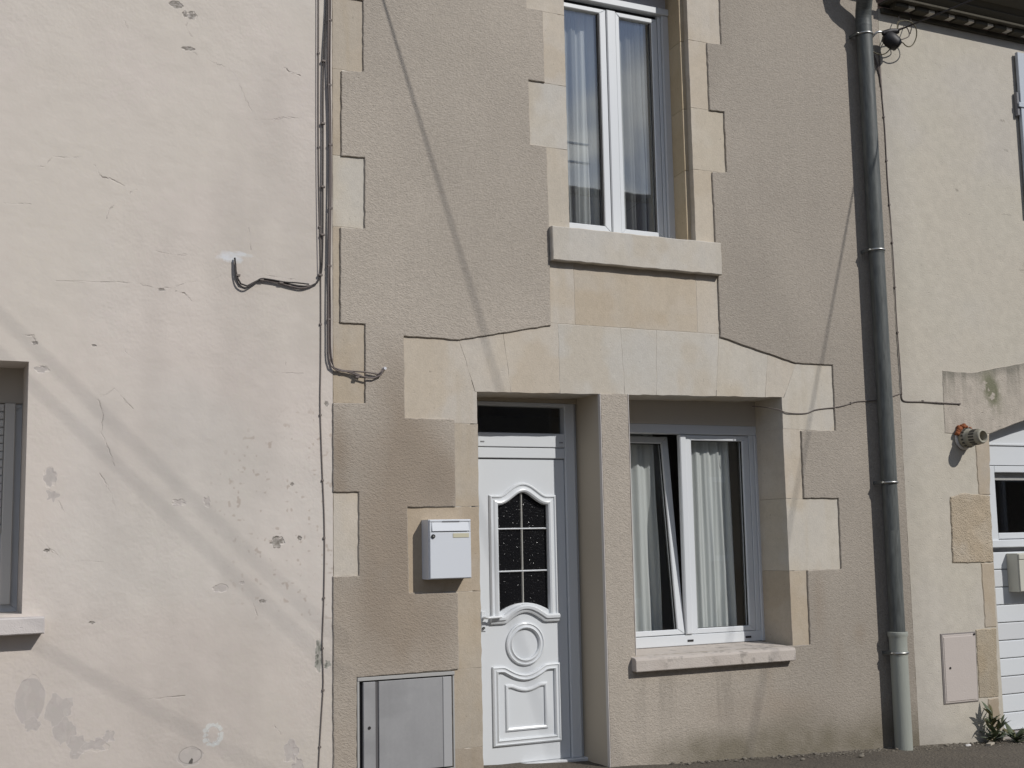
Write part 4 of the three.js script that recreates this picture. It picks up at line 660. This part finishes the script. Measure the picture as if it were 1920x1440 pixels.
// ---------------------------------------------------------------- houses across the street (seen in the panes)
function facing(x0, x1, eave, ridge, label, wall, roofc) {
  const h = thing('house', label, 'house'), zf = 9.6, zr = 13.2, zb = 17;
  const prof = new THREE.Shape([[zf, -2.6], [zb, -2.6], [zb, eave], [zr, ridge - 0.12], [zf, eave]].map((p) => new THREE.Vector2(-p[0], p[1])));
  const g = new THREE.ExtrudeGeometry(prof, { depth: x1 - x0, bevelEnabled: false }); g.rotateY(Math.PI / 2); g.translate(x0, 0, 0); part('wall', g, mat('facing_wall', wall, 0.9), h);
  const rs = new THREE.Shape([[zf - 0.4, eave - 0.3], [zf - 0.4, eave - 0.2], [zr, ridge], [zb + 0.3, eave - 0.1], [zb + 0.3, eave - 0.2], [zr, ridge - 0.11]].map((p) => new THREE.Vector2(-p[0], p[1])));
  const r = new THREE.ExtrudeGeometry(rs, { depth: x1 - x0, bevelEnabled: false }); r.rotateY(Math.PI / 2); r.translate(x0, 0, 0); part('roof', r, mat('facing_roof', roofc, 0.9), h);
  const ridgeTiles = []; for (let x = x0 + 0.2; x < x1; x += 0.42) { const c = new THREE.CylinderGeometry(0.13, 0.15, 0.44, 10); c.rotateZ(Math.PI / 2); c.translate(x, ridge - 0.02, zr); ridgeTiles.push(c); }
  part('ridge_tiles', mergeGeometries(ridgeTiles), mat('facing_ridge', mul(roofc, 0.8), 0.9), h);
  for (let x = x0 + 1; x < x1 - 1.5; x += 2.4) for (const y of [-0.4, 2.1]) { const w = sub('window', h); part('pane', bx(x, x + 1, y, y + 1.3, zf - 0.05, zf - 0.02, 0), mDoorGlass, w); bars(x - 0.05, x + 1.05, y - 0.05, y + 1.35, 0.09, zf - 0.09, zf - 0.01, w, 'frame', mPVC2); }
  return h;
}
facing(1.5, 8.9, 3.6, 6.5, 'grey rendered house opposite, mirrored in the window panes', [0.24, 0.22, 0.2], [0.16, 0.1, 0.08]);
facing(8.9, 15.2, 3.8, 6.72, 'beige rendered house opposite, mirrored in the upper window', [0.27, 0.25, 0.21], [0.13, 0.09, 0.075]);
facing(15.2, 24, 3.6, 6.6, 'brown roofed house opposite farther along, mirrored faintly', [0.22, 0.2, 0.19], [0.16, 0.1, 0.08]);
{
  const a = thing('roof_aerial', 'thin metal aerial on the roof opposite, mirrored in the upper window', 'aerial');
  part('mast', bx(11.15, 11.19, 6.5, 8.3, 13.1, 13.14, 0), mSteel, a);
  for (const y of [7.3, 7.68]) part('rod', bx(11.1, 12.1, y - 0.018, y + 0.018, 13.08, 13.12, 0), mSteel, a);
}
// ---------------------------------------------------------------- weeds and litter at the foot of the wall
{
  const leafGeo = (len, w, bend) => { const n = 7, pos = [], idx = []; for (let i = 0; i <= n; i++) { const t = i / n, hw = w * Math.sin(Math.PI * Math.pow(t, 0.75)) * 0.5 + 0.0004, y = len * t * (1 - 0.2 * bend * t), z = bend * len * 0.55 * t * t; pos.push(-hw, y, z + hw * 0.35, 0, y, z, hw, y, z + hw * 0.35); } for (let i = 0; i < n; i++) for (let j = 0; j < 2; j++) { const a = i * 3 + j; idx.push(a, a + 1, a + 3, a + 1, a + 4, a + 3); } const g = new THREE.BufferGeometry(); g.setAttribute('position', new THREE.Float32BufferAttribute(pos, 3)); g.setIndex(idx); g.computeVertexNormals(); g.setAttribute('uv', new THREE.Float32BufferAttribute(new Float32Array(pos.length / 3 * 2), 2)); return g; };
  const LG = [leafGeo(0.12, 0.032, 0.5), leafGeo(0.15, 0.028, 0.8), leafGeo(0.09, 0.03, 0.4)];
  const GM = [[0.06, 0.085, 0.035], [0.085, 0.11, 0.05], [0.13, 0.12, 0.045], [0.045, 0.065, 0.03]].map((c) => mat('leaf_green', c, 0.7, { transmission: 0.25, thickness: 0 }));
  const stemM = mat('weed_stem', [0.1, 0.11, 0.05], 0.8);
  function weed(label, x, z, h, n, seed, low) {
    const w = thing('weed', label, 'weed'), r = rng(seed), y0 = groundY(x); w.position.set(x, y0, z);
    const tops = [];
    for (let s = 0; s < 3; s++) { const tx = (r() - 0.5) * 0.12, tz = (r() - 0.3) * 0.08, hh = h * (s ? 0.5 + 0.4 * r() : 1); part('stem', tube([[0, -0.01, 0], [tx * 0.3, hh * 0.5, tz * 0.4], [tx, hh, tz]], 0.0035, 10, 6), stemM, w); tops.push([tx, hh, tz]); }
    for (let i = 0; i < n; i++) {
      const [tx, hh, tz] = tops[i % 3], t = i < n * low ? 0.06 + r() * 0.3 : 0.35 + r() * 0.65, l = part('leaf', LG[Math.floor(r() * 3)], GM[Math.floor(r() * r() * 4)], w);
      l.position.set(tx * t, hh * t, tz * t); l.rotation.order = 'YXZ'; l.rotation.set(0.5 + r() * 0.9 - 0.5 * t, r() * 6.283, (r() - 0.5) * 0.5); l.scale.setScalar((0.75 + r() * 0.6) * (1.15 - 0.35 * t));
    }
    return w;
  }
  weed('leafy green weed growing by the foot of the doorway stone', 7.50, 0.07, 0.24, 46, 21, 0.35);
  weed('low dark weed between the doorway stone and the step', 7.70, 0.10, 0.08, 34, 35, 0.7);
  weed('narrow-leaved weed in front of the white boarded door, at the right edge', 7.98, 0.12, 0.2, 44, 48, 0.35);
  const peb = (x, z, s, seed) => { const g = new THREE.IcosahedronGeometry(s, s > 0.012 ? 2 : 1), p = g.attributes.position; for (let i = 0; i < p.count; i++) { const k = 0.75 + 0.5 * vn(p.getX(i) / s * 1.3 + seed, p.getY(i) / s * 1.3 + p.getZ(i) / s); p.setXYZ(i, p.getX(i) * k * 1.3, p.getY(i) * k * 0.7, p.getZ(i) * k); } g.computeVertexNormals(); g.translate(x, groundY(x) + s * 0.4, z); return g; };
  tag(part('pebble', peb(7.18, 0.13, 0.016, 3), mat('white_pebble', [0.62, 0.6, 0.57], 0.8)), 'small white pebble lying on the dark pavement', 'pebble');
  const st = bx(-0.05, 0.05, -0.008, 0.008, -0.02, 0.02, 0.004); st.rotateY(0.5); st.translate(7.36, groundY(7.36) + 0.014, 0.17); tag(part('wood_chip', st, mat('pale_chip', [0.36, 0.32, 0.26], 0.9)), 'pale chip of wood lying before the weeds', 'wood chip');
  const r = rng(90), grit = []; for (let i = 0; i < 1300; i++) { const x = 4.6 + r() * 3.2; if (vn(x * 2.1, 3.3) * 0.7 + 0.45 * smooth(x, 4.6, 6.6) < r()) continue; grit.push(peb(x, 0.003 + r() * 0.26 * r(), 0.003 + r() * r() * r() * r() * 0.02, r() * 40)); }
  tag(part('gravel', mergeGeometries(grit.map((g) => { g.deleteAttribute('uv'); return g; })), mat('grit', [0.17, 0.15, 0.12], 0.95)), 'loose grit along the foot of the walls', 'gravel', null, 'stuff');
}

// ---------------------------------------------------------------- draw
scene.traverse((o) => { if (o.isMesh) { o.castShadow = true; o.receiveShadow = true; } });
renderer.render(scene, camera);
